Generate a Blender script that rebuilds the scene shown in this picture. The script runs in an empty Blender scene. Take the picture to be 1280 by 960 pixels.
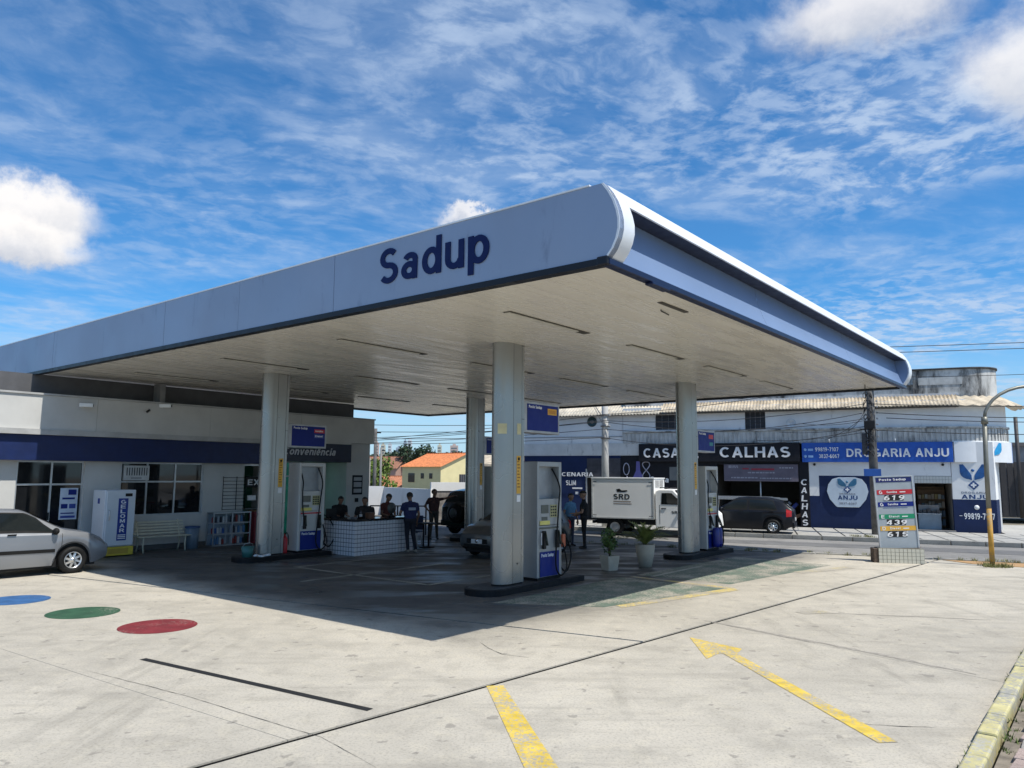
import bpy, bmesh, math, random
from math import sin, cos, pi, radians as R, sqrt, atan2, hypot
from mathutils import Vector, Matrix, Euler
random.seed(11)
SC = bpy.context.scene
COL = SC.collection

# ------------------------------------------------------------------ camera, sky, sun, exposure
cam_d = bpy.data.cameras.new('camera'); cam = bpy.data.objects.new('camera', cam_d); COL.objects.link(cam)
cam_d.sensor_width = 36; cam_d.lens = 943.75 / 1280 * 36; cam_d.clip_start = .05; cam_d.clip_end = 6000
cam.matrix_world = Matrix.Translation((0, 0, 2.25)) @ Matrix.Rotation(R(90) + .1181, 4, 'X') @ Matrix.Rotation(.0073, 4, 'Z')
SC.camera = cam
SC.render.engine = 'CYCLES'
SC.view_settings.view_transform = 'Standard'; SC.view_settings.look = 'None'
SC.view_settings.exposure = 0.10; SC.view_settings.gamma = 1
SUN_EL = R(60); SUN_DIR = Vector((.795, -.607, 0)).normalized()     # horizontal direction towards the sun
sun_d = bpy.data.lights.new('sun', 'SUN'); sun = bpy.data.objects.new('sun', sun_d); COL.objects.link(sun)
sun_d.energy = 4.8; sun_d.angle = R(.5); sun_d.color = (1, .95, .86)
sv = Vector((SUN_DIR.x * cos(SUN_EL), SUN_DIR.y * cos(SUN_EL), sin(SUN_EL)))
sun.rotation_euler = sv.to_track_quat('Z', 'Y').to_euler(); sun.location = (20, -20, 40)

class NT:
    """small helper to write shader node trees"""
    def __init__(s, tree): s.t = tree; s.n = tree.nodes; s.l = tree.links
    def new(s, typ, **kw):
        nd = s.n.new(typ)
        for k, v in kw.items(): setattr(nd, k, v)
        return nd
    def setin(s, nd, key, v):
        if v is None: return
        if isinstance(v, bpy.types.NodeSocket): s.l.new(v, nd.inputs[key])
        else: nd.inputs[key].default_value = v
    def math(s, op, a, b=None, c=None, clamp=False):
        nd = s.new('ShaderNodeMath', operation=op); nd.use_clamp = clamp
        s.setin(nd, 0, a); s.setin(nd, 1, b); s.setin(nd, 2, c); return nd.outputs[0]
    def vmath(s, op, a, b=None, out=0):
        nd = s.new('ShaderNodeVectorMath', operation=op); s.setin(nd, 0, a)
        if op == 'SCALE': s.setin(nd, 3, b)
        else: s.setin(nd, 1, b)
        return nd.outputs[out]
    def noise(s, vec, scale, detail=3, rough=.5, dist=0, out=0):
        nd = s.new('ShaderNodeTexNoise'); s.setin(nd, 'Vector', vec); s.setin(nd, 'Scale', scale); s.setin(nd, 'Detail', detail)
        s.setin(nd, 'Roughness', rough); s.setin(nd, 'Distortion', dist); return nd.outputs[out]
    def ramp(s, f, lo, hi, a=0., b=1., smooth=True):
        nd = s.new('ShaderNodeMapRange'); nd.interpolation_type = 'SMOOTHSTEP' if smooth else 'LINEAR'
        s.setin(nd, 0, f); s.setin(nd, 1, lo); s.setin(nd, 2, hi); s.setin(nd, 3, a); s.setin(nd, 4, b); return nd.outputs[0]
    def mix(s, f, a, b, mode='MIX'):
        nd = s.new('ShaderNodeMix', data_type='RGBA', blend_type=mode)
        s.setin(nd, 0, f); s.setin(nd, 6, col4(a)); s.setin(nd, 7, col4(b)); return nd.outputs[2]
    def mapping(s, vec, scale=(1, 1, 1), rot=(0, 0, 0), loc=(0, 0, 0)):
        nd = s.new('ShaderNodeMapping'); s.setin(nd, 0, vec); s.setin(nd, 1, loc); s.setin(nd, 2, rot); s.setin(nd, 3, scale); return nd.outputs[0]
def col4(c):
    if isinstance(c, bpy.types.NodeSocket) or c is None: return c
    if isinstance(c, (int, float)): return (c, c, c, 1)
    return tuple(c) + (1,) if len(c) == 3 else c

def px_dir(px, py):                                     # a direction of the sky, for placing the single clouds
    u = (px - 640) / 943.75; v = (480 - py) / 943.75; c, s_ = cos(.1181), sin(.1181)
    return Vector((u, c - v * s_, s_ + v * c)).normalized()

def build_world():
    w = bpy.data.worlds.new('World'); SC.world = w; w.use_nodes = True
    N = NT(w.node_tree); N.n.clear()
    out = N.new('ShaderNodeOutputWorld'); bg = N.new('ShaderNodeBackground')
    sky = N.new('ShaderNodeTexSky', sky_type='NISHITA'); sky.sun_disc = False
    sky.sun_elevation = SUN_EL; sky.sun_rotation = atan2(SUN_DIR.x, SUN_DIR.y)
    sky.air_density = 1.0; sky.dust_density = .35; sky.ozone_density = 2.2; sky.altitude = 500
    tc = N.new('ShaderNodeTexCoord'); D = tc.outputs['Generated']
    sep = N.new('ShaderNodeSeparateXYZ'); N.l.new(D, sep.inputs[0])
    z = N.math('MAXIMUM', sep.outputs[2], .035)
    inv = N.math('DIVIDE', 1., N.math('ADD', z, .06))
    P = N.vmath('SCALE', D, inv)                          # cloud sheet seen in perspective
    P2 = N.mapping(P, scale=(1, 1, 0), rot=(0, 0, R(-25)))
    warp = N.noise(P2, 1.1, 4, .55, out=1)
    Pw = N.vmath('ADD', P2, N.vmath('SCALE', N.vmath('SUBTRACT', warp, (.5, .5, .5)), .38))
    # small cells (altocumulus) and long wisps (cirrus)
    cells = N.ramp(N.noise(N.mapping(Pw, scale=(1, 1.1, 1)), 9.5, 6, .60, .1), .40, .64)
    veil = N.ramp(N.noise(N.mapping(Pw, scale=(.85, 1.3, 1), rot=(0, 0, R(38))), 1.5, 10, .62, .2), .40, .68)
    big = N.ramp(N.noise(P2, .62, 3, .5), .38, .60)
    side = N.ramp(sep.outputs[0], -.25, .35, .30, 1.0)    # the cell field thickens to the right, as the sheet drifts
    m = N.math('MULTIPLY', cells, N.math('MULTIPLY', big, side))
    m = N.math('ADD', N.math('MULTIPLY', m, .76), N.math('MULTIPLY', veil, .42))
    m = N.math('ADD', m, N.math('MULTIPLY', N.math('MULTIPLY', veil, cells), .22))
    hz = N.ramp(sep.outputs[2], .0, .12, .55, 1.0)
    m = N.math('MULTIPLY', m, hz, clamp=True)
    tint = N.mix(1., sky.outputs[0], (.50, 1.13, 1.56), 'MULTIPLY')
    cloud = N.mix(.2, (5.4, 6.7, 8.7), tint)
    col = N.mix(m, tint, cloud)
    col = N.mix(N.ramp(sep.outputs[2], .20, .0, 0., .72), col, (5.6, 7.1, 8.6))
    # the heaped white clouds
    for (px, py, rw, rh, seed) in ((15, 268, .096, .037, 1.), (-25, 296, .12, .028, 1.6), (600, 270, .066, .013, 3.), (1075, 12, .11, .045, 5.), (1290, 75, .075, .07, 7.)):
        c = px_dir(px, py); rt = Vector((c.y, -c.x, 0)).normalized(); up = rt.cross(c).normalized()
        wv = N.vmath('SCALE', N.vmath('SUBTRACT', N.noise(N.vmath('ADD', D, (seed, seed, seed)), 13, 7, .62, out=1), (.5, .5, .5)), .085)
        d = N.vmath('SUBTRACT', N.vmath('ADD', D, wv), tuple(c))
        a = N.math('DIVIDE', N.vmath('DOT_PRODUCT', d, tuple(rt), 1), rw)
        b = N.math('DIVIDE', N.vmath('DOT_PRODUCT', d, tuple(up), 1), rh)
        r = N.math('SQRT', N.math('ADD', N.math('MULTIPLY', a, a), N.math('MULTIPLY', b, b)))
        soft = .55 if px > 1000 else .42
        mk = N.math('MULTIPLY', N.ramp(r, 1.0 + soft * .3, 1.0 - soft), .96 if px < 100 else .8)
        front = N.ramp(N.vmath('DOT_PRODUCT', D, tuple(c), 1), .5, .8)
        mk = N.math('MULTIPLY', mk, front)
        body = N.mix(N.ramp(N.math('ADD', b, N.math('MULTIPLY', N.noise(D, 22, 4, .6), .9)), -.5, 1.1), (6.2, 6.5, 7.2), (10.4, 10.1, 9.9))
        col = N.mix(mk, col, body)
    N.l.new(col, bg.inputs[0]); bg.inputs[1].default_value = .094
    N.l.new(bg.outputs[0], out.inputs[0])
build_world()

# ------------------------------------------------------------------ frames of the place
BET = 0.6742 * 0 + atan2(.78124, .62424)                 # direction of the pump islands
FX, FY = -.038, 15.10                                    # foot of the nearest canopy column
AV = Vector((-sin(.8966), cos(.8966))); BV = Vector((cos(.8966), sin(.8966)))
BET = atan2(BV.y, BV.x)
def S(v, u, z=0): return Vector((FX + BV.x * v + AV.x * u, FY + BV.y * v + AV.y * u, z))   # v along the islands, u towards the shop
FD = Vector((.9134, -.4071)); FN = Vector((.4071, .9134)); FANG = atan2(FD.y, FD.x)
def FA(s, n, z=0): q = FD * s + FN * (34.29 + n); return Vector((q.x, q.y, z))             # s along the street, n into the block

# ------------------------------------------------------------------ materials
MATS = {}
def mat(name, c, rough=.6, metal=0., var=.12, vs=3., bump=0., bs=40., spec=.5, dirt=None, dv=0., coat=0., emis=None, es=0., alpha=None, trans=0., ds=.8):
    if name in MATS: return MATS[name]
    m = bpy.data.materials.new(name); m.use_nodes = True; N = NT(m.node_tree)
    b = N.n['Principled BSDF']; tc = N.new('ShaderNodeTexCoord'); V = tc.outputs['Object']
    n1 = N.noise(V, vs, 5, .6)
    lo = tuple(x * (1 - var) for x in c); hi = tuple(min(1, x * (1 + var)) for x in c)
    col = N.mix(N.ramp(n1, .3, .7), lo, hi)
    if dirt:
        n2 = N.noise(N.mapping(V, scale=(1, 1, .35)), ds, 8, .68, .3)
        col = N.mix(N.ramp(n2, .62 - dv, .80 - dv * .6), col, dirt)
    N.l.new(col, b.inputs['Base Color'])
    b.inputs['Metallic'].default_value = metal; b.inputs['Specular IOR Level'].default_value = spec
    rv = .02 if rough < .4 else .06
    N.l.new(N.ramp(N.noise(V, vs * 2.3, 2 if rough < .4 else 4), .3, .7, max(0, rough - rv), min(1, rough + rv)), b.inputs['Roughness'])
    b.inputs['Coat Weight'].default_value = coat; b.inputs['Coat Roughness'].default_value = .05
    if trans: b.inputs['Transmission Weight'].default_value = trans
    if emis: b.inputs['Emission Color'].default_value = col4(emis); b.inputs['Emission Strength'].default_value = es
    if bump:
        bn = N.new('ShaderNodeBump'); bn.inputs['Strength'].default_value = bump; bn.inputs['Distance'].default_value = .01
        N.l.new(N.noise(V, bs, 6, .65), bn.inputs['Height']); N.l.new(bn.outputs[0], b.inputs['Normal'])
    MATS[name] = m; return m

def concrete_color(N, V, base=(.42, .385, .32), dark=.0):
    n_l = N.noise(V, .16, 6, .62, .4); n_m = N.noise(V, 1.1, 7, .66); n_s = N.noise(V, 38, 4, .7)
    c = N.mix(N.ramp(n_l, .32, .68), tuple(x * .84 for x in base), tuple(x * 1.10 for x in base))
    c = N.mix(N.math('MULTIPLY', N.ramp(n_m, .46, .64), .34), c, tuple(x * .62 for x in base))
    c = N.mix(N.math('MULTIPLY', N.ramp(N.noise(V, 4.2, 6, .7), .50, .62), .26), c, (base[0] * 1.2, base[1] * 1.18, base[2] * 1.1))
    c = N.mix(N.math('MULTIPLY', N.ramp(n_s, .50, .62), .42), c, tuple(x * .45 for x in base))
    spots = N.ramp(N.noise(V, 4.3, 3, .5), .655, .69)       # oil drops and old gum
    c = N.mix(N.math('MULTIPLY', spots, .45), c, (.12, .11, .10))
    streak = N.ramp(N.noise(N.mapping(V, scale=(.25, 2.2, 1), rot=(0, 0, R(-15))), 1.0, 7, .7), .50, .68)
    c = N.mix(N.math('MULTIPLY', streak, .38), c, tuple(x * .52 for x in base))
    tyre = N.ramp(N.noise(N.mapping(V, scale=(1.9, .16, 1), rot=(0, 0, R(-38))), 1.2, 5, .6), .54, .66)
    c = N.mix(N.math('MULTIPLY', N.math('MULTIPLY', tyre, N.ramp(N.noise(V, .35, 3), .45, .65)), .38), c, tuple(x * .42 for x in base))
    grime = N.ramp(N.noise(V, 2.2, 9, .78, .6), .51, .60)
    c = N.mix(N.math('MULTIPLY', grime, .22), c, tuple(x * .5 for x in base))
    return c
def ground_mat(name, base, rough=.85, bump=.5, oil=0., oilcol=(.040, .041, .042), wet=0.):
    if name in MATS: return MATS[name]
    m = bpy.data.materials.new(name); m.use_nodes = True; N = NT(m.node_tree); b = N.n['Principled BSDF']
    g = N.new('ShaderNodeNewGeometry'); V = g.outputs['Position']
    c = concrete_color(N, V, base)
    rg = N.ramp(N.noise(V, 2., 5), .3, .7, rough - .08, min(1, rough + .08))
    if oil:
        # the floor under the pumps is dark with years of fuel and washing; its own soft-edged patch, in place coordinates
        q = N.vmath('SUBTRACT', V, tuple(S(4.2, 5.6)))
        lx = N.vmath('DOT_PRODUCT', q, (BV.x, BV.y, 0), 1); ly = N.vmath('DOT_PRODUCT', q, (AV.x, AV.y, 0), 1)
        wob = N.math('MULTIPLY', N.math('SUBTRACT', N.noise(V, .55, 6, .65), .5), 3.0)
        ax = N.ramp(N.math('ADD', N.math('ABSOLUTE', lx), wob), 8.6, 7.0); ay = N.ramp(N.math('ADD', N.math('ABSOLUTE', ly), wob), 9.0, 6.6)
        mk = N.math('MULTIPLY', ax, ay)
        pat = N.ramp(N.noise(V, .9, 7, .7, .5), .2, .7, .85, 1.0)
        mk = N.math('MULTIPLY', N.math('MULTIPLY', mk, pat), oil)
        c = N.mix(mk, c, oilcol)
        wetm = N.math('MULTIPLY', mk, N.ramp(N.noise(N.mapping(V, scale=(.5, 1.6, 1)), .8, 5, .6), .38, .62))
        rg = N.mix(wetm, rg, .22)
    N.l.new(c, b.inputs['Base Color']); N.l.new(rg, b.inputs['Roughness'])
    bn = N.new('ShaderNodeBump'); bn.inputs['Strength'].default_value = bump; bn.inputs['Distance'].default_value = .008
    N.l.new(N.math('ADD', N.noise(V, 60, 5, .7), N.math('MULTIPLY', N.noise(V, 6, 5, .6), 1.5)), bn.inputs['Height']); N.l.new(bn.outputs[0], b.inputs['Normal'])
    MATS[name] = m; return m
def paint_mat(name, paint, wear=.5, base=(.42, .385, .32), rough=.7):
    if name in MATS: return MATS[name]
    m = bpy.data.materials.new(name); m.use_nodes = True; N = NT(m.node_tree); b = N.n['Principled BSDF']
    g = N.new('ShaderNodeNewGeometry'); V = g.outputs['Position']
    c = concrete_color(N, V, base)
    f = N.math('ADD', N.math('MULTIPLY', N.noise(V, 24, 6, .75), .6), N.math('MULTIPLY', N.noise(V, 1.6, 5, .6), .4))
    pc = N.mix(N.ramp(N.noise(V, 5, 5), .3, .7), tuple(x * .8 for x in paint), tuple(min(1, x * 1.15) for x in paint))
    N.l.new(N.mix(N.ramp(f, wear - .05, wear + .06), pc, c), b.inputs['Base Color']); b.inputs['Roughness'].default_value = rough
    MATS[name] = m; return m

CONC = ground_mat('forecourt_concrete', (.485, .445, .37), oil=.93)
YEL = paint_mat('worn_yellow_paint', (.66, .47, .06), .512)
YEL2 = paint_mat('faded_yellow_paint', (.60, .46, .12), .47)
col_silver = mat('column_cladding', (.33, .335, .325), .28, .65, .05, .5)
fascia_m = mat('silver_blue_fascia', (.27, .33, .44), .45, .25, .05, .35, dirt=(.19, .235, .32), dv=.06, ds=2.2)
white_fascia = mat('white_fascia_edge', (.78, .80, .82), .35, .1, .04)
trim_dark = mat('dark_trim', (.010, .012, .018), .4, .0, .1, spec=.3)
trim_blue = mat('navy_trim', (.006, .012, .045), .35, .0, .1, spec=.3)
recess_m = mat('pale_blue_recess_panel', (.19, .27, .43), .3, .05, .06, .5)
def soffit_mat():
    m = bpy.data.materials.new('cream_soffit_strip'); m.use_nodes = True; N = NT(m.node_tree); b = N.n['Principled BSDF']; g = N.new('ShaderNodeNewGeometry')
    V = N.mapping(g.outputs['Position'], rot=(0, 0, -BET)); Vs = N.mapping(V, scale=(.35, 2.6, 1))
    c = N.mix(N.ramp(N.noise(Vs, 1.1, 6, .65), .3, .7), (.745, .71, .63), (.785, .75, .67))
    c = N.mix(N.math('MULTIPLY', N.ramp(N.noise(V, .55, 7, .7, .4), .50, .75), .26), c, (.46, .42, .34))
    c = N.mix(N.math('MULTIPLY', N.ramp(N.noise(Vs, 4.5, 4, .7), .62, .76), .07), c, (.25, .22, .17))
    N.l.new(c, b.inputs['Base Color']); N.l.new(N.ramp(N.noise(Vs, 2., 4), .3, .7, .20, .36), b.inputs['Roughness']); return m
soffit_m = None
soffit_gap = mat('soffit_gap', (.10, .09, .07), .9)
navy = mat('navy_lettering', (.003, .012, .075), .6, var=.03, spec=.2)
white_p = mat('white_paint', (.72, .72, .70), .6, 0, .06, 2., dirt=(.40, .38, .34), dv=-.04)
store_white = mat('shop_wall_white', (.55, .545, .52), .75, 0, .06, 1.4, .15, 60, dirt=(.36, .35, .32), dv=-.02)
grey_dark = mat('dark_grey_panel', (.10, .10, .105), .6)
navy_band = mat('navy_awning_panel', (.004, .016, .085), .5, 0, .15)
glass_dark = mat('dark_tinted_glass', (.012, .013, .015), .04, 0, .3, 1., spec=.6)
glass_car = mat('car_glass', (.014, .018, .019), .03, 0, .2, 1., spec=.4)
alu = mat('aluminium_frame', (.55, .56, .57), .35, .7)
white_plastic = mat('white_plastic', (.74, .75, .75), .35, 0, .04)
rubber = mat('black_rubber', (.010, .010, .010), .65, 0, .2, spec=.25)
black_p = mat('black_plastic', (.011, .011, .012), .5, 0, .2, spec=.3)
island_m = mat('island_black_paint', (.009, .009, .010), .6, 0, .3, 4., .3, spec=.25, dirt=(.05, .046, .04), dv=-.04)
chrome = mat('chrome', (.7, .7, .72), .15, 1.)
signblue = mat('sign_royal_blue', (.008, .022, .19), .5, 0, .05, spec=.25)
sign_white = mat('sign_white', (.80, .80, .80), .5, 0, .03)
sign_yellow = mat('label_orange_yellow', (.72, .40, .05), .5, 0, .06)
sign_red = mat('sign_red', (.50, .02, .03), .4, 0, .05)
sign_green = mat('sign_green', (.01, .25, .12), .4, 0, .05)
tile_w = mat('white_ceramic_tile', (.68, .67, .70), .2, 0, .05, 8.)
grout = mat('dark_grout', (.10, .10, .11), .8)
granite = mat('black_granite', (.015, .015, .017), .15, 0, .3, 20.)

# ------------------------------------------------------------------ mesh helpers
class MB:
    def __init__(s): s.v = []; s.f = []; s.m = []; s.sm = []
    def add(s, vs, fs, mi=0, smooth=False):
        o = len(s.v); s.v += [tuple(p) for p in vs]
        for f in fs: s.f.append([i + o for i in f]); s.m.append(mi); s.sm.append(smooth)
        return s
    def box(s, x0, x1, y0, y1, z0, z1, mi=0, M=None):
        vs = [Vector(p) for p in ((x0, y0, z0), (x1, y0, z0), (x1, y1, z0), (x0, y1, z0), (x0, y0, z1), (x1, y0, z1), (x1, y1, z1), (x0, y1, z1))]
        if M: vs = [M @ p for p in vs]
        return s.add(vs, [(0, 3, 2, 1), (4, 5, 6, 7), (0, 1, 5, 4), (1, 2, 6, 5), (2, 3, 7, 6), (3, 0, 4, 7)], mi)
    def prism(s, poly, z0, z1, mi=0, M=None, smooth=False, axis='z'):
        n = len(poly)
        def P(p, z): return {'z': (p[0], p[1], z), 'y': (p[0], z, p[1]), 'x': (z, p[0], p[1])}[axis]
        vs = [Vector(P(p, z0)) for p in poly] + [Vector(P(p, z1)) for p in poly]
        if M: vs = [M @ p for p in vs]
        s.add(vs, [[i, (i + 1) % n, n + (i + 1) % n, n + i] for i in range(n)], mi, smooth)
        o = len(s.v) - 2 * n
        s.f.append([o + i for i in range(n)][::-1]); s.f.append([o + n + i for i in range(n)]); s.m += [mi, mi]; s.sm += [False, False]
        return s
    def cone(s, p0, p1, r0, r1=None, n=12, mi=0, smooth=True, cap=True):
        p0 = Vector(p0); p1 = Vector(p1); r1 = r0 if r1 is None else r1
        d = (p1 - p0).normalized(); a = d.orthogonal().normalized(); b = d.cross(a)
        vs = [p0 + (a * cos(2 * pi * i / n) + b * sin(2 * pi * i / n)) * r0 for i in range(n)] + [p1 + (a * cos(2 * pi * i / n) + b * sin(2 * pi * i / n)) * r1 for i in range(n)]
        s.add(vs, [[i, (i + 1) % n, n + (i + 1) % n, n + i] for i in range(n)], mi, smooth)
        if cap:
            o = len(s.v) - 2 * n; s.f.append([o + i for i in range(n)][::-1]); s.f.append([o + n + i for i in range(n)]); s.m += [mi, mi]; s.sm += [False, False]
        return s
    def tube(s, pts, r, n=8, mi=0):
        pts = [Vector(p) for p in pts]; rings = []; a = None
        for i, p in enumerate(pts):
            d = (pts[min(i + 1, len(pts) - 1)] - pts[max(i - 1, 0)]).normalized()
            if a is None: a = d.orthogonal().normalized()
            a = (a - d * a.dot(d)).normalized(); b = d.cross(a); rr = r[i] if isinstance(r, (list, tuple)) else r
            rings.append([p + (a * cos(2 * pi * k / n) + b * sin(2 * pi * k / n)) * rr for k in range(n)])
        vs = [q for g in rings for q in g]; fs = []
        for i in range(len(pts) - 1):
            for k in range(n): fs.append([i * n + k, i * n + (k + 1) % n, (i + 1) * n + (k + 1) % n, (i + 1) * n + k])
        fs.append(list(range(n))[::-1]); fs.append([(len(pts) - 1) * n + k for k in range(n)])
        return s.add(vs, fs, mi, True)
    def lathe(s, prof, c=(0, 0, 0), n=24, mi=0, axis='z', smooth=True):
        vs = []; fs = []
        for (r, z) in prof:
            for k in range(n):
                x, y = r * cos(2 * pi * k / n), r * sin(2 * pi * k / n)
                vs.append(Vector(c) + (Vector((x, y, z)) if axis == 'z' else Vector((x, z, y))))
        for i in range(len(prof) - 1):
            for k in range(n): fs.append([i * n + k, i * n + (k + 1) % n, (i + 1) * n + (k + 1) % n, (i + 1) * n + k])
        return s.add(vs, fs, mi, smooth)
    def ball(s, c, r, n=10, mi=0, sc=(1, 1, 1)):
        prof = [(max(1e-4, r * sin(pi * i / n)), -r * cos(pi * i / n)) for i in range(n + 1)]; o = len(s.v)
        s.lathe(prof, (0, 0, 0), n * 2, mi)
        for i in range(o, len(s.v)): p = s.v[i]; s.v[i] = (p[0] * sc[0] + c[0], p[1] * sc[1] + c[1], p[2] * sc[2] + c[2])
        return s
    def build(s, name, mats, parent=None, loc=None, rotz=0, recalc=True, bevel=0, M=None):
        me = bpy.data.meshes.new(name); vs = s.v if M is None else [tuple(M @ Vector(p)) for p in s.v]
        me.from_pydata(vs, [], s.f)
        for m in (mats if isinstance(mats, (list, tuple)) else [mats]): me.materials.append(m)
        me.polygons.foreach_set('material_index', s.m); me.polygons.foreach_set('use_smooth', s.sm)
        if recalc or bevel:
            bm = bmesh.new(); bm.from_mesh(me)
            if bevel: 
                bmesh.ops.recalc_face_normals(bm, faces=bm.faces)
                es = [e for e in bm.edges if len(e.link_faces) == 2 and e.calc_face_angle(0) > .6]
                bmesh.ops.bevel(bm, geom=es, offset=bevel, segments=2, affect='EDGES', profile=.5)
            bmesh.ops.recalc_face_normals(bm, faces=bm.faces); bm.to_mesh(me); bm.free()
        o = bpy.data.objects.new(name, me); COL.objects.link(o)
        if parent: o.parent = parent
        if loc is not None: o.location = loc
        o.rotation_euler = (0, 0, rotz)
        return o
def tag(o, label=None, cat=None, group=None, kind=None):
    if label: o['label'] = label
    if cat: o['category'] = cat
    if group: o['group'] = group
    if kind: o['kind'] = kind
    return o
def thing(name, label, cat, loc=(0, 0, 0), rotz=0, group=None):
    o = bpy.data.objects.new(name, None); COL.objects.link(o); o.location = loc; o.rotation_euler = (0, 0, rotz); o.empty_display_size = .3
    return tag(o, label, cat, group)
def struct(o): o['kind'] = 'structure'; return o
def stuff(o): o['kind'] = 'stuff'; return o
def copy_tree(o, parent=None):
    c = o.copy(); COL.objects.link(c); c.parent = parent if parent else o.parent
    for ch in [x for x in bpy.data.objects if x.parent == o]: copy_tree(ch, c)
    return c
def inst(src, name, parent=None, loc=(0, 0, 0), rot=(0, 0, 0), scale=(1, 1, 1)):
    o = bpy.data.objects.new(name, src.data if hasattr(src, 'data') else src); COL.objects.link(o)
    if parent: o.parent = parent
    o.location = loc; o.rotation_euler = rot; o.scale = scale; return o
# a plain bold sans alphabet drawn as strokes of even width (cap height 1, x-height .72)
def arcp(cx, cy, rx, ry, a0, a1, n=12): return [(cx + rx * cos(R(a0 + (a1 - a0) * i / n)), cy + ry * sin(R(a0 + (a1 - a0) * i / n))) for i in range(n + 1)]
SW = .175; h_ = SW / 2; XH = .74
def glyphs():
    G = {}; e = h_; T = 1 - h_; W = .66; r = W - h_; m = W / 2
    def ring(cx, cy, rx, ry): return ['loop'] + arcp(cx, cy, rx, ry, 0, 360, 24)[:-1]
    G['A'] = (.74, [[(h_, 0), (.37, 1)], [(.74 - h_, 0), (.37, 1)], [(.17, .30), (.57, .30)]]); G['B'] = (.68, [[(e, 0), (e, 1)], [(e, T)] + arcp(.36, .7125, .20, .20, 90, -90, 8) + [(e, .5125)], [(.3, .5125)] + arcp(.38, .30, .22, .2125, 90, -90, 8) + [(e, e)]])
    G['C'] = (.74, [arcp(.39, .5, .39 - e, .5 - e, 48, 312, 20)]); G['D'] = (.72, [[(e, 0), (e, 1)], [(e, T)] + arcp(.32, .5, .40 - e, .5 - e, 90, -90, 14) + [(e, e)]])
    G['E'] = (.60, [[(e, 0), (e, 1)], [(e, T), (.60, T)], [(e, .51), (.56, .51)], [(e, e), (.60, e)]]); G['G'] = (.76, [arcp(.39, .5, .39 - e, .5 - e, 48, 345, 22), [(.42, .44), (.76, .44)], [(.76 - e, .44), (.76 - e, .08)]])
    G['H'] = (.70, [[(e, 0), (e, 1)], [(.70 - e, 0), (.70 - e, 1)], [(e, .51), (.70 - e, .51)]]); G['I'] = (SW, [[(e, 0), (e, 1)]]); G['J'] = (.56, [[(.56 - e, 1), (.56 - e, .30)] + arcp(.28, .28, .28 - e, .28 - e, 0, -180, 10)])
    G['K'] = (.72, [[(e, 0), (e, 1)], [(e, .38), (.62, 1)], [(.24, .52), (.66, 0)]]); G['L'] = (.56, [[(e, 0), (e, 1)], [(e, e), (.56, e)]]); G['M'] = (.86, [[(e, 0), (e, 1)], [(.86 - e, 0), (.86 - e, 1)], [(.12, 1), (.43, .12)], [(.74, 1), (.43, .12)]])
    G['N'] = (.72, [[(e, 0), (e, 1)], [(.72 - e, 0), (.72 - e, 1)], [(.10, 1), (.62, 0)]]); G['O'] = (.80, [ring(.40, .5, .40 - e, .5 - e)]); G['P'] = (.64, [[(e, 0), (e, 1)], [(e, T)] + arcp(.36, .70, .28 - e, .2125, 90, -90, 10) + [(e, .4875)]])
    G['R'] = (.70, [[(e, 0), (e, 1)], [(e, T)] + arcp(.37, .72, .28 - e, .1925, 90, -90, 10) + [(e, .5275)], [(.38, .50), (.62, 0)]]); G['S'] = (.66, [arcp(.33, .7125, .31 - e, .20, 32, 262, 14) + arcp(.33, .30, .33 - e, .2125, 82, -148, 14)])
    G['T'] = (.64, [[(.32, 0), (.32, 1)], [(0, T), (.64, T)]]); G['U'] = (.70, [[(e, 1), (e, .34)] + arcp(.35, .34, .35 - e, .34 - e, 180, 360, 12) + [(.70 - e, 1)]]); G['X'] = (.70, [[(.08, 0), (.62, 1)], [(.08, 1), (.62, 0)]])
    G['0'] = (.62, [ring(.31, .5, .31 - e, .5 - e)]); G['1'] = (.38, [[(.30, 0), (.30, 1)], [(.02, .74), (.30, .92)]]); G['2'] = (.60, [arcp(.30, .70, .28 - e, .30 - e, 165, -35, 10) + [(.09, e)], [(.04, e), (.60, e)]]); G['3'] = (.60, [arcp(.30, .7125, .27 - e, .20, 160, -88, 10), arcp(.30, .30, .30 - e, .2125, 88, -160, 12)])
    G['4'] = (.64, [[(.48, 0), (.48, 1)], [(.44, .98), (.06, .32)], [(.02, .28), (.64, .28)]]); G['5'] = (.60, [[(.10, T), (.56, T)], [(.14, T), (.09, .50)], [(.08, .50)] + arcp(.29, .32, .30 - e, .32 - e, 120, -155, 14)]); G['6'] = (.62, [ring(.31, .32, .31 - e, .32 - e), arcp(.42, .42, .33, .50, 82, 190, 8)])
    G['7'] = (.58, [[(0, T), (.56, T)], [(.50, T), (.20, 0)]]); G['8'] = (.62, [ring(.31, .7125, .27 - e, .20), ring(.31, .30, .31 - e, .2125)]); G['9'] = (.62, [ring(.31, .68, .31 - e, .32 - e), arcp(.20, .58, .33, .50, -98, 10, 8)])
    G['-'] = (.36, [[(.03, .42), (.33, .42)]]); x = XH; o = .60
    G['a'] = (.58, [arcp(.30, x - .21, .25 - e, .21 - e, 165, 0, 8) + [(.54 - e, 0)], ring(.27, .25, .27 - e, .25 - e)]); G['c'] = (.56, [arcp(.30, x / 2, .30 - e, x / 2 - e, 45, 315, 14)]); G['d'] = (.62, [ring(.30, x / 2, .30 - e, x / 2 - e), [(.62 - e, 0), (.62 - e, 1)]])
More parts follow.
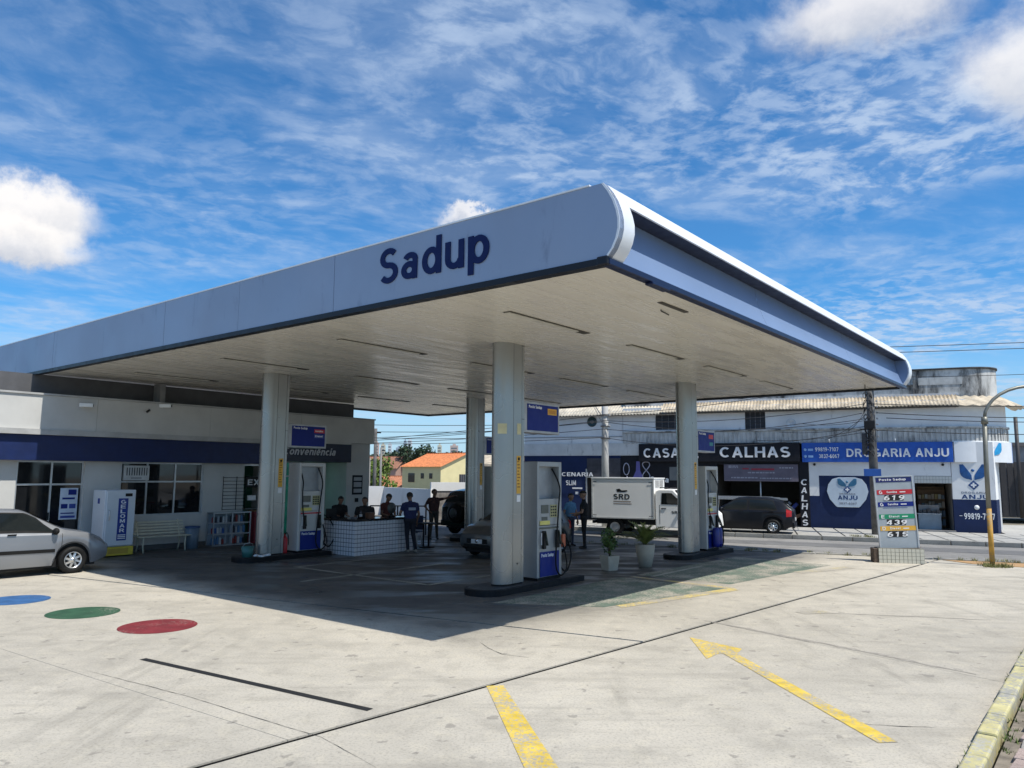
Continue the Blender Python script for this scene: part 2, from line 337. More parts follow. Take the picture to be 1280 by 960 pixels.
    G['e'] = (.60, [[(.06, x / 2), (.56, x / 2)], [(.60 - e, x / 2)] + arcp(.30, x / 2, .30 - e, x / 2 - e, 10, 310, 16)]); G['ê'] = (.60, G['e'][1] + [[(.14, .84), (.30, 1.0)], [(.46, .84), (.30, 1.0)]]); G['i'] = (SW, [[(e, 0), (e, x)], [(e, .85), (e, 1.0)]]); G['l'] = (SW, [[(e, 0), (e, 1)]])
    G['n'] = (.58, [[(e, 0), (e, x)], arcp(.30, x - .28, .28 - e + .0, .28 - e, 170, 0, 8) + [(.58 - e, 0)]]); G['o'] = (.64, [ring(.32, x / 2, .32 - e, x / 2 - e)]); G['p'] = (.62, [[(e, -.24), (e, x)], ring(.32, x / 2, .30 - e, x / 2 - e)])
    G['s'] = (.54, [arcp(.27, x - e - .14, .25 - e, .14, 25, 262, 10) + arcp(.27, e + .1425, .27 - e, .1425, 82, -150, 10)]); G['t'] = (.38, [[(.19, .94), (.19, .16)] + [(.22, .10), (.36, e)], [(0, x - e), (.36, x - e)]]); G['u'] = (.58, [[(e, x), (e, .28)] + arcp(.28, .28, .28 - e, .28 - e, 180, 350, 8), [(.58 - e, 0), (.58 - e, x)]]); G['v'] = (.60, [[(.07, x), (.30, 0)], [(.53, x), (.30, 0)]])
    return G
GL = glyphs(); FONT_W = {}
def text(s, name, m, parent, loc, w=None, h=None, rot=(R(90), 0, 0), ext=.004, bold=.012, shear=0., anchor='l', gap=.13, wt=1.):
    mb = MB(); x = 0; k = 0; P2 = []; hw_ = h_ * wt
    for ch_ in s:
        if ch_ == ' ': x += .34; continue
        if ch_ == '.': x += .05; continue
        wd, st = GL[ch_]
        for pl in st:
            loop = pl[0] == 'loop'; p = [Vector(q) for q in (pl[1:] if loop else pl)]; n = len(p); A = []; B = []
            for i in range(n):
                d0 = (p[i] - p[i - 1]) if (i > 0 or loop) else (p[1] - p[0]); d1 = (p[(i + 1) % n] - p[i]) if (i < n - 1 or loop) else d0
                if d0.length < 1e-6: d0 = d1
                if d1.length < 1e-6: d1 = d0
                d0 = d0.normalized(); d1 = d1.normalized(); t = (d0 + d1).normalized(); nn = Vector((-t.y, t.x)); sc_ = 1 / max(.5, nn.dot(Vector((-d0.y, d0.x)))); A.append(p[i] + nn * hw_ * sc_); B.append(p[i] - nn * hw_ * sc_)
            z1 = ext + k * ext * .04; k += 1; vs = []
            for a, b in zip(A, B):
                for q, z in ((a, 0), (b, 0), (b, z1), (a, z1)): vs.append((q.x + x, q.y, z))
            fs = []
            for i in range(n if loop else n - 1):
                j = (i + 1) % n
                for c in range(1, 4): fs.append([4 * i + c, 4 * i + (c + 1) % 4, 4 * j + (c + 1) % 4, 4 * j + c])
            if not loop: fs += [[0, 1, 2, 3], [4 * n - 4, 4 * n - 3, 4 * n - 2, 4 * n - 1]]
            mb.add(vs, fs)
        x += wd + gap
    X = [v[0] for v in mb.v]; Y = [v[1] for v in mb.v]; x0, x1, y0, y1 = min(X), max(X), min(Y), max(Y); sx = (w / (x1 - x0)) if w else None; sy = (h / (y1 - y0)) if h else None; sx = sx or sy; sy = sy or sx
    cx, cy = (x0, y0) if anchor == 'l' else ((x0 + x1) / 2, (y0 + y1) / 2)
    mb.v = [((v[0] - cx) * sx + shear * (v[1] - cy) * sy, (v[1] - cy) * sy, v[2]) for v in mb.v]
    o = mb.build(name, m, parent, tuple(loc)); o.rotation_euler = rot; return o
def bx(name, m, parent, x0, x1, y0, y1, z0, z1, bevel=0):
    return MB().box(x0, x1, y0, y1, z0, z1).build(name, m, parent, bevel=bevel)
# ------------------------------------------------------------------ ground, forecourt, street
def clip(poly, a, b, off=0.):
    """keep the part of a convex polygon left of the line a->b, moved inwards by off"""
    a = Vector(a[:2]); b = Vector(b[:2]); d = (b - a).normalized(); n = Vector((-d.y, d.x)); out = []
    for i in range(len(poly)):
        p, q = Vector(poly[i]), Vector(poly[(i + 1) % len(poly)]); dp = (p - a).dot(n) - off; dq = (q - a).dot(n) - off
        if dp >= 0: out.append(tuple(p))
        if (dp > 0) != (dq > 0) and abs(dp - dq) > 1e-9:
            t = dp / (dp - dq); out.append(tuple(p + (q - p) * t))
    return out
def split(poly, a, b, gap): return clip(poly, a, b, gap / 2), clip(poly, b, a, gap / 2)
def sheet(name, poly, z0, z1, m, parent=None, bev=0):
    return MB().prism(poly, z0, z1).build(name, m, parent, bevel=bev)

ground = struct(sheet('ground', [(-900, -60), (900, -60), (900, 1800), (-900, 1800)], -.8, -.32, ground_mat('dry_earth', (.26, .23, .17))))
joint_dark = mat('joint_dirt', (.012, .011, .010), .95, 0, .4, 9.)
fc = thing('forecourt', None, None); struct(fc)
KU = -8.36
base_poly = [(-26, -6), (30, -6), (30, 60), (-26, 60)]
base_poly = clip(base_poly, FA(-60, -10.29)[:2], FA(60, -10.29)[:2]) if False else clip(base_poly, FA(60, -10.29)[:2], FA(-60, -10.29)[:2])
base_poly = clip(base_poly, S(30, KU)[:2], S(-30, KU)[:2]) if False else clip(base_poly, S(-30, KU)[:2], S(30, KU)[:2])
sheet('joint_bed', base_poly, -.30, -.20, joint_dark, fc)
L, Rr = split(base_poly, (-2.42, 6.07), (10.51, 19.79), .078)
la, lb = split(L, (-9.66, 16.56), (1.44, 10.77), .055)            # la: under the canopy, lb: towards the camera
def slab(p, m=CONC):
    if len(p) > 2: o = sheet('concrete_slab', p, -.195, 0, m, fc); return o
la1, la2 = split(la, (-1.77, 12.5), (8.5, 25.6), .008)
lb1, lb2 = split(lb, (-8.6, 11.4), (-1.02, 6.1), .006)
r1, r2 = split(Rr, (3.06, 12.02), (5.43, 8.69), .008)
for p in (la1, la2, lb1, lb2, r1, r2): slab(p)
# thin marks on the concrete: drain slot, cracks
def strip(pts, w, jitter=0., z=.004, name='crack', m=joint_dark, parent=fc, taper=True):
    rnd = random.Random(int(abs(pts[0][0] * 977 + pts[0][1] * 313)) + 5); P = []
    for i in range(len(pts) - 1):
        a = Vector(pts[i][:2]); b = Vector(pts[i + 1][:2]); n = max(2, int((b - a).length / .09)) if jitter else 1
        for k in range(n): P.append(a.lerp(b, k / n))
    P.append(Vector(pts[-1][:2])); wander = 0; mb = MB(); vs = []
    for i, p in enumerate(P):
        d = (P[min(i + 1, len(P) - 1)] - P[max(i - 1, 0)]).normalized(); nn = Vector((-d.y, d.x)); wander = wander * .85 + rnd.uniform(-jitter, jitter)
        ww = w * (.5 if not jitter else rnd.uniform(.2, .6)) * (min(1, .25 + 4 * min(i, len(P) - 1 - i) / len(P)) if taper and jitter else 1)
        c = p + nn * wander; vs += [(c + nn * ww).to_3d() + Vector((0, 0, z)), (c - nn * ww).to_3d() + Vector((0, 0, z))]
    return mb.add(vs, [(2 * i, 2 * i + 1, 2 * i + 3, 2 * i + 2) for i in range(len(P) - 1)]).build(name, m, parent)
gap_black = mat('joint_black', (.008, .008, .008), .9, spec=.1)  # black strips added to stand for the shade in the open joints
strip([(-2.42 - .6858 * 9, 6.07 - .7283 * 9), (10.51, 19.79)], .077, z=-.014, name='joint_strip', m=gap_black)
strip([(-9.66 - 9, 16.56 + 4.695), (1.42, 10.785)], .054, z=-.014, name='joint_strip', m=gap_black)
strip([(-4.42, 9.42), (-1.33, 7.52)], .085, name='drain_slot', m=mat('slot_black', (.01, .01, .01), .8))
strip([(-4.9, 8.95), (-3.3, 7.95), (-1.62, 6.76), (-1.02, 6.1)], .007, .004)
strip([(-.4, 10.46), (-.1, 9.8), (.25, 9.6)], .009, .015)
strip([(2.89, 7.44), (3.3, 7.2), (3.85, 7.12)], .011, .012)
seam_m = mat('mortar_seam', (.30, .275, .235), .9, 0, .2, 12.)
strip([(3.0, 12.1), (3.9, 10.9), (4.7, 9.9), (5.3, 8.95)], .10, .02, z=.003, name='mortar_seam', m=seam_m)
strip([(4.81, 12.9), (7.64, 12.32)], .05, .02, z=.003, name='mortar_seam', m=seam_m)

def decal(name, pts, m, z=.004): return MB().add([Vector((p[0], p[1], z)) for p in pts], [list(range(len(pts)))]).build(name, m, fc)
decal('yellow_arrow_head', [(2.50, 10.86), (3.02, 10.18), (2.86, 9.86), (2.66, 9.93), (2.42, 9.62)], YEL)
decal('yellow_arrow_shaft', [(2.87, 9.94), (3.31, 6.74), (3.13, 6.72), (2.70, 9.92)], YEL, .0045)
decal('yellow_line', [(-.25, 8.36), (-.07, 8.40), (.48, 5.6), (.20, 5.6)], YEL)
decal('yellow_box_line', [S(-.17, -2.52), S(-.31, -2.72), S(2.91, -3.46), S(3.18, -3.24)], YEL2)
decal('yellow_box_line', [S(3.0, -3.2), S(3.18, -3.24), S(3.35, -.9), S(3.2, -.85)], YEL2)
green_f = paint_mat('faded_green_floor', (.105, .15, .115), .51)
decal('green_bay', [S(-1.4, -.75), S(-.45, -2.45), S(2.95, -3.15), S(3.0, -.75)], green_f, .003)
decal('green_bay', [S(3.6, -.8), S(3.6, -3.0), S(8.6, -3.6), S(8.8, -1.0)], green_f, .003)
decal('yellow_patch', [S(6.6, -3.3), S(6.4, -3.6), S(8.3, -4.25), S(8.5, -3.95)], paint_mat('old_yellow_paint', (.6, .48, .15), .42))
decal('yellow_patch', [S(1.25, -5.1), S(1.15, -5.3), S(1.55, -5.6), S(1.7, -5.42)], paint_mat('old_yellow_paint', (.6, .48, .15), .42))
white_line = paint_mat('worn_white_line', (.40, .40, .34), .55, (.07, .07, .07))
for a, b in (((-.6, 1.6), (-.6, 6.1)), ((-.6, 1.6), (4.5, 1.6)), ((-.6, 6.0), (4.2, 6.0)), ((3.6, -1.2), (6.2, -1.2)), ((-2.0, 3.9), (2.3, 3.9)), ((4.5, 3.0), (9.2, 3.0))):
    p, q = S(*a), S(*b); d = (q - p).normalized() * .05; n = Vector((-d.y, d.x, 0))
    decal('bay_line', [p + n, p - n, q - n, q + n], white_line)
def disc(name, lab, c, r, m):
    o = MB().prism([(r * cos(2 * pi * i / 48), r * sin(2 * pi * i / 48)) for i in range(48)], .002, .005).build(name, m, fc, (c[0], c[1], 0)); o['label'] = lab
disc('painted_disc', 'worn red disc painted on the concrete', (-5.14, 11.36), .535, paint_mat('worn_red_paint', (.19, .020, .025), .60))
disc('painted_disc', 'worn green disc painted on the concrete', (-6.80, 12.37), .53, paint_mat('worn_green_paint', (.028, .09, .045), .60))
disc('painted_disc', 'worn blue disc painted on the concrete', (-8.62, 13.50), .535, paint_mat('worn_blue_paint', (.03, .11, .27), .62))

# right-hand kerb: single painted stones, then the broken pavement
kerb = thing('kerb', None, None); struct(kerb)
km = paint_mat('kerb_yellow_wash', (.50, .45, .22), .51, (.38, .37, .33), .85)
v = -14.
while v < 11.4:
    ln = random.uniform(.52, .85); c = S(v + ln / 2, KU - .08)
    o = MB().box(-ln / 2 + .008, ln / 2 - .008, -.075, .075, -.15, .105 + random.uniform(-.012, .008)).build('kerb_stone', km, kerb, c, BET + random.uniform(-.012, .012), bevel=.018); v += ln
pv = thing('pavement', None, None); struct(pv)
sheet('pavement_bed', [S(-14, KU - .2)[:2], S(-14, KU - 6)[:2], S(11.4, KU - 6)[:2], S(11.4, KU - .2)[:2]], -.1, .045, mat('bed_sand', (.20, .17, .13), .95, 0, .3, 6., .3), pv)
stone_m = [ground_mat('pink_paving_stone', (.40, .31, .27), bump=.8), ground_mat('grey_paving_stone', (.33, .30, .27), bump=.8)]
rnd = random.Random(4); v = -6.
cnt = 0
while v < -.2:
    u = KU - .30; wv = rnd.uniform(.26, .36)
    while u > KU - 1.7:
        wu = rnd.uniform(.25, .5)
        if cnt < 280:
            j = lambda: rnd.uniform(-.018, .018)
            p = [(-wv / 2 + j() + .012, -wu / 2 + j() + .012), (wv / 2 + j() - .012, -wu / 2 + j() + .012), (wv / 2 + j() - .012, wu / 2 + j() - .012), (-wv / 2 + j() + .012, wu / 2 + j() - .012)]
            o = MB().prism(p, -.05, .0).build('paving_stone', stone_m[rnd.random() < .35], pv, S(v + wv / 2, u - wu / 2, .085 + rnd.uniform(-.012, .012)), BET, bevel=.008)
            o.rotation_euler = (rnd.uniform(-.03, .03), rnd.uniform(-.03, .03), BET); cnt += 1
        u -= wu
    v += wv
grass_m = mat('weed_green', (.10, .14, .035), .8, 0, .4, 9.)
def tufts(name, spots, n, h, label, m=grass_m):
    mb = MB(); rn = random.Random(hash(name) % 7 + len(spots))
    for (x, y, z, r) in spots:
        for _ in range(n):
            a = rn.uniform(0, 2 * pi); q = rn.random() * r; px, py = x + cos(a) * q, y + sin(a) * q; hh = h * rn.uniform(.4, 1.1); t = rn.uniform(0, 2 * pi); w = .006 + .006 * rn.random()
            dx, dy = cos(t) * hh * .6, sin(t) * hh * .6
            mb.add([(px - w * sin(t), py + w * cos(t), z), (px + w * sin(t), py - w * cos(t), z), (px + dx, py + dy, z + hh)], [(0, 1, 2)])
    o = mb.build(name, m, recalc=False); tag(o, label, 'weeds'); return stuff(o)
sp = []; rnd = random.Random(8)
for k in range(34):
    v = rnd.uniform(-6, 3); p = S(v, KU - .215 - rnd.random() * .05, .03); sp.append((p.x, p.y, p.z, .05 + rnd.random() * .04))
for k in range(40):
    v = rnd.uniform(-6, 4); p = S(v, KU + .01, -.01); sp.append((p.x, p.y, p.z, .03))
tufts('kerb_weeds', sp, 12, .06, 'small green weeds growing along the yellow kerb of the forecourt')

# street beyond the forecourt
road = struct(sheet('road', [FA(-60, -10.2)[:2], FA(60, -10.2)[:2], FA(60, -4.9)[:2], FA(-60, -4.9)[:2]], -.1, -.02, ground_mat('worn_asphalt', (.27, .26, .245), .85)))
struct(sheet('road_dark_lane', [FA(-60, -7.6)[:2], FA(60, -7.6)[:2], FA(60, -6.2)[:2], FA(-60, -6.2)[:2]], -.02, -.014, ground_mat('dark_asphalt', (.17, .168, .165), .85)))
sw = thing('far_pavement', None, None); struct(sw)
sheet('pavement_bed', [FA(-60, -4.66)[:2], FA(60, -4.66)[:2], FA(60, .4)[:2], FA(-60, .4)[:2]], -.1, .085, mat('dark_paving_joint', (.10, .095, .085), .9), sw)
swm = ground_mat('pale_paving_slab', (.42, .41, .38), bump=.3)
s0 = MB().prism([(.0, 0), (.74, 0), (.50, 2.2), (-.24, 2.2)], -.04, 0).build('paving_slab', swm, sw, FA(-13, -4.62, .12), FANG)
kk = 0
for r_ in range(2):
    for i in range(34):
        if r_ == 0 and i == 0: continue
        p = FA(-13 + i * .80 - r_ * .25, -4.62 + r_ * 2.25, .12 - .004 * ((i * 7) % 3) * .3); inst(s0, 'paving_slab', sw, p, (0, 0, FANG))
ks = MB().box(0, .97, 0, .14, -.15, .13).build('kerb_stone', ground_mat('kerb_concrete', (.36, .35, .32)), sw, FA(-16, -4.82), FANG, bevel=.01)
for i in range(1, 44): inst(ks, 'kerb_stone', sw, FA(-16 + i * 1.0, -4.82), (0, 0, FANG))
ks2 = MB().box(0, .97, 0, .12, -.15, .035).build('kerb_stone', ground_mat('kerb_concrete', (.36, .35, .32)), road, FA(-12, -10.33), FANG, bevel=.01)
for i in range(1, 26): inst(ks2, 'kerb_stone', road, FA(-12 + i * 1.0, -10.33), (0, 0, FANG))
dirt = struct(MB().prism([FA(2.2, -10.4)[:2], FA(2.8, -11.1)[:2], FA(4.4, -11.5)[:2], FA(6.2, -11.3)[:2], FA(11, -11.8)[:2], FA(11, -10.4)[:2]], -.02, .012).build('red_dirt_strip', ground_mat('red_dirt', (.46, .28, .13))))
sp = []
for k in range(70):
    s_ = rnd.uniform(-9, 8); p = FA(s_, -10.3 + rnd.uniform(-.05, .1), 0); sp.append((p.x, p.y, p.z, .12))
for k in range(16):
    a = rnd.uniform(0, 2 * pi); sp.append((12.23 + cos(a) * .22 + .05, 19.56 + sin(a) * .2 - .05, .0, .2))
for k in range(16): p = FA(rnd.uniform(-.2, 1.6), -4.6 + rnd.random() * .3, .1); sp.append((p.x, p.y, p.z, .15))
tufts('roadside_weeds', sp, 26, .12, 'low dry weeds along the near edge of the street and round the lamp post', mat('dry_weed', (.17, .17, .06), .85, 0, .4, 5.))

# ------------------------------------------------------------------ canopy
can = thing('canopy', 'large flat silver-blue petrol station canopy on four round-nosed columns with a cream soffit', 'canopy', S(0, 0), BET)
V0, V1, U0, U1 = -4.13, 12.33, -4.86, 14.60; ZS, ZB, ZT = 4.83, 4.86, 5.80
BULGE = [(0, 0), (.12, .085), (.25, .155), (.38, .20), (.5, .225), (.62, .225), (.74, .195), (.86, .135), (.95, .06), (1., 0)]
curve = [(U0 + .10 - b, ZT - t * (ZT - ZB + .04)) for t, b in BULGE]                 # (u, z) from the top down
# long left fascia, panel by panel
us = [U0 + .12, .41, 3.22, 6.03, 8.9, 11.8, 14.62, 17.4, 20.2, 23]
for i in range(len(us) - 1):
    if i == 0: poly = [(us[1] - .004, ZB), (us[1] - .004, ZT)] + curve
    else: poly = [(us[i] + .004, ZB), (us[i + 1] - .004, ZB), (us[i + 1] - .004, ZT), (us[i] + .004, ZT)]
    MB().prism(poly, V0 + (.0 if i % 2 else .0015), V0 + .10, axis='x').build('fascia_panel', fascia_m, can)
bx('top_flashing', white_fascia, can, V0 - .012, V0 + .11, U0 + .3, 23, ZT + .001, ZT + .022)
bx('bottom_trim', trim_dark, can, V0 - .01, V0 + .14, U0 + .1, U1 + .0, ZB - .085, ZB - .003)
text('Sadup', 'sign_lettering', navy, can, (V0 - .001, -.72, 4.985), 2.22, .70, (R(90), 0, R(-90)), .012, gap=.11, wt=.90)
can.children[-1] if False else None
# right fascia: curved end bands, straight top band, recessed panel
def skin(v0, v1, t0, t1, name, m, th=.03):
    pr = [(u, z) for (t, b), (u, z) in zip(BULGE, curve) if t0 - 1e-6 <= t <= t1 + 1e-6]
    inner = [(u + th, z) for u, z in pr][::-1]; mb = MB(); n = len(pr); vs = []
    for X in (v0, v1): vs += [(X, u, z) for u, z in pr + inner]
    N2 = 2 * n; fs = [[i, (i + 1) % N2, N2 + (i + 1) % N2, N2 + i] for i in range(N2)]
    mb.add(vs, fs, 0, True); mb.add([vs[i] for i in range(N2)], [[i, i + 1, N2 - 2 - i, N2 - 1 - i] for i in range(n - 1)]); mb.add([vs[N2 + i] for i in range(N2)], [[i, i + 1, N2 - 2 - i, N2 - 1 - i] for i in range(n - 1)])
    o = mb.build(name, m, can); o.data.set_sharp_from_angle(angle=.6); return o
skin(V0 - .005, V0 + .36, 0, 1, 'end_band', white_fascia)
skin(V1 - .36, V1 + .005, 0, 1, 'end_band', white_fascia)
skin(V0 + .362, V1 - .362, 0, .25, 'top_band', white_fascia)
zt_ = ZT - .25 * (ZT - ZB + .04)
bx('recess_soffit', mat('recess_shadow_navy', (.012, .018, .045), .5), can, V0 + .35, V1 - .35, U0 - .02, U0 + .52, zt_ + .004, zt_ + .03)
xs = [V0 + .34, 1.2, 6.6, V1 - .34]
for i in range(3):
    vs = []; n = 10
    prf = [(U0 + .25 - .21 * (k / n) ** 1.6, zt_ + .003 - (zt_ - ZB + .01) * k / n) for k in range(n + 1)]
    for X in (xs[i] + .003, xs[i + 1] - .003): vs += [(X, u, z) for u, z in prf]
    MB().add(vs, [[k, k + 1, n + 2 + k, n + 1 + k] for k in range(n)], 0, True).build('recess_panel', recess_m, can)
for xe_ in (V0 + .33, V1 - .355): MB().prism([(u + .034, z) for u, z in curve[1:-1]] + [(U0 + .5, ZB + .01), (U0 + .5, ZT - .03)], xe_, xe_ + .02, axis='x').build('end_plate', recess_m, can)
bx('bottom_trim', trim_blue, can, V0 + .02, V1 - .01, U0 + .03, U0 + .16, ZB - .090, ZB - .006, .01)
bx('corner_cover', trim_dark, can, V0 - .02, V0 + .05, U0 + .04, U0 + .2, ZB - .10, ZB + .02, .02)
bx('bent_trim_scrap', trim_blue, can, V0 + 1.05, V0 + 1.55, U0 + .0, U0 + .12, ZB - .13, ZB - .093, .01)
# far fascias and the roof deck
bx('far_fascia', fascia_m, can, V1 - .10, V1, U0 + .2, U1, ZB, ZT)
bx('far_trim', trim_dark, can, V1 - .12, V1 + .01, U0 + .2, U1, ZB - .09, ZB - .004)
bx('shop_side_trim', trim_dark, can, V0 + .15, V1 - .13, U1 - .1, U1, ZB - .09, ZB + .3)
bx('roof_deck', grey_dark, can, V0 + .12, V1 - .12, U0 + .36, U1 - .12, 5.35, 5.42)
bx('soffit_backing', soffit_gap, can, V0 + .11, V1 - .13, U0 + .165, U1 - .11, ZS + .028, ZS + .045)
soffit_m = soffit_mat(); base = None; n = 95; w = (U1 - .11 - U0 - .17) / n; rnd = random.Random(3)
for i in range(n):
    u = U0 + .17 + i * w
    if base is None:
        base = MB().box(V0 + .145, V1 - .125, .0014, w - .0014, 0, .022).build('soffit_strip', soffit_m, can, (0, u, ZS)); o = base
    else: o = inst(base, 'soffit_strip', can, (0, u, ZS + rnd.uniform(0, .0025)))
    o.rotation_euler = (rnd.uniform(-.003, .003), 0, 0)
slotm = mat('fixture_dark', (.06, .055, .045), .6); lid = mat('fixture_lid', (.68, .66, .58), .35)
for iu, u in enumerate((-2.0, 2.2, 6.4, 10.6)):
    for iv, v in enumerate((-2.55, 1.35, 5.0, 8.6)):
        if iu == 0: pass
        f = MB().box(v, v + 2.35, u - .045, u + .11, ZS - .012, ZS - .002).build('light_fixture', slotm, can)
        dz = rnd.uniform(0, .02)
        MB().box(v + .02, v + 2.2 - rnd.random() * .2, u - .01, u + .10, ZS - .026, ZS - .013, M=Matrix.Rotation(0, 4, 'X')).build('fixture_lid', lid, f)
bx('light_fixture', slotm, can, -1.7, -.8, -4.28, -4.20, ZS - .012, ZS - .002)
MB().tube([(-1.2, -4.0, ZS), (-1.2, -4.0, ZS - .02), (-.9, -3.98, ZS - .03)], .01, 6).build('loose_wire', black_p, can)
MB().cone((11.1, -4.0, ZS), (11.1, -4.0, ZS - .4), .012, n=6).build('down_rod', trim_dark, can)
# columns
def column(v, u, zsign):
    c = thing('canopy_column', None, None)      # grouped under the canopy: empties become parts
    return c
def stadium(r, l0, l1, n=14):                   # nose at -x, square flank, round tail
    return [(l0 - r * cos(a), r * sin(a)) for a in [-pi / 2 + pi * i / n for i in range(n + 1)]] + [(l1 + r * sin(a), r * cos(a)) for a in [pi * i / n for i in range(n + 1)]]
UU, VV = 7.93, 8.02
for (v, u) in ((0, 0), (0, UU), (VV, 0), (VV, UU)):
    nose = [(-.16 - .30 * cos(a), .22 * sin(a)) for a in [-pi / 2 + pi * i / 18 for i in range(19)]]
    c = MB().prism(nose + [(-.162, .22), (-.162, -.22)], .15, ZS - .001, smooth=True).build('column', col_silver, can, (v, u, 0)); c.data.set_sharp_from_angle(angle=.7)
    for k, (x0, x1) in enumerate(((-.15, .12), (.128, .20))):
        MB().box(x0, x1, -.212, .212, .15, ZS - .001).build('column_flank', col_silver, c, bevel=.006)
    MB().box(-.163, -.149, -.218, .218, .15, ZS - .002).build('column_seam', rubber, c)
    MB().prism([(x * .96, y * .96) for x, y in nose] + [(.18, .20), (.18, -.20)], .10, .15).build('column_foot', rubber, c)
    lb_ = MB().box(-.04, .09, -.216, -.2125, 1.86, 2.60).build('column_label', sign_yellow, c)
    for q in range(9):
        MB().box(-.02, .07 - (q % 3) * .02, -.2175, -.2162, 1.98 + q * .062, 2.0 + q * .062).build('label_print', mat('label_brown_print', (.22, .10, .02), .6), lb_)
    MB().lathe([(.001, -.0195), (.032, -.0195), (.032, -.017), (.001, -.017)], (.025, -.2, 0), 16, axis='y').build('label_print', black_p, lb_).location = (0, 0, 2.54)
    MB().box(-.03, .08, -.2155, -.2125, 1.70, 1.83).build('column_sticker', sign_white, c)
    if (v, u) == (0, 0):
        MB().box(-.03, .09, -.2155, -.2125, 3.02, 3.24).build('column_sticker', mat('sticker_cream', (.60, .56, .34), .6), c)
        MB().box(-.09, .09, -.004, .004, -.1, .1).build('column_sticker', MATS['sticker_cream'], c, (-.400, -.135, 3.12), -.98)
    MB().box(.126, .202, -.2135, .2135, 3.33, 3.338).build('column_joint', rubber, c)
    MB().box(-.02, .02, -.2145, -.212, .50, .53).build('column_vent', black_p, c)

# pump islands and what stands on them
def island(v, u, label, ve=2.18):
    t = thing('pump_island', label, 'pump island', S(v, u), BET, 'pump islands under the canopy')
    def pl(r, x0, x1): return [(x0 - r * cos(a), r * sin(a)) for a in [-pi / 2 + pi * i / 14 for i in range(15)]] + [(x1, r), (x1, -r)]
    MB().prism(pl(.42, -.66, ve - .12), -.02, .115).build('island_curb', island_m, t, bevel=.012)
    MB().prism(pl(.36, -.66, ve - .18), .1155, .1205).build('island_top', mat('island_top_grey', (.028, .029, .031), .55, 0, .3, 3.), t)
island(0, 0, 'black pump island with rounded end under the nearest canopy column')
island(0, UU, 'black pump island beside the tiled counter and the left column', 1.74)
island(VV, 0, 'black pump island of the right column nearest the street')
island(VV, UU, 'black pump island under the rearmost canopy column')

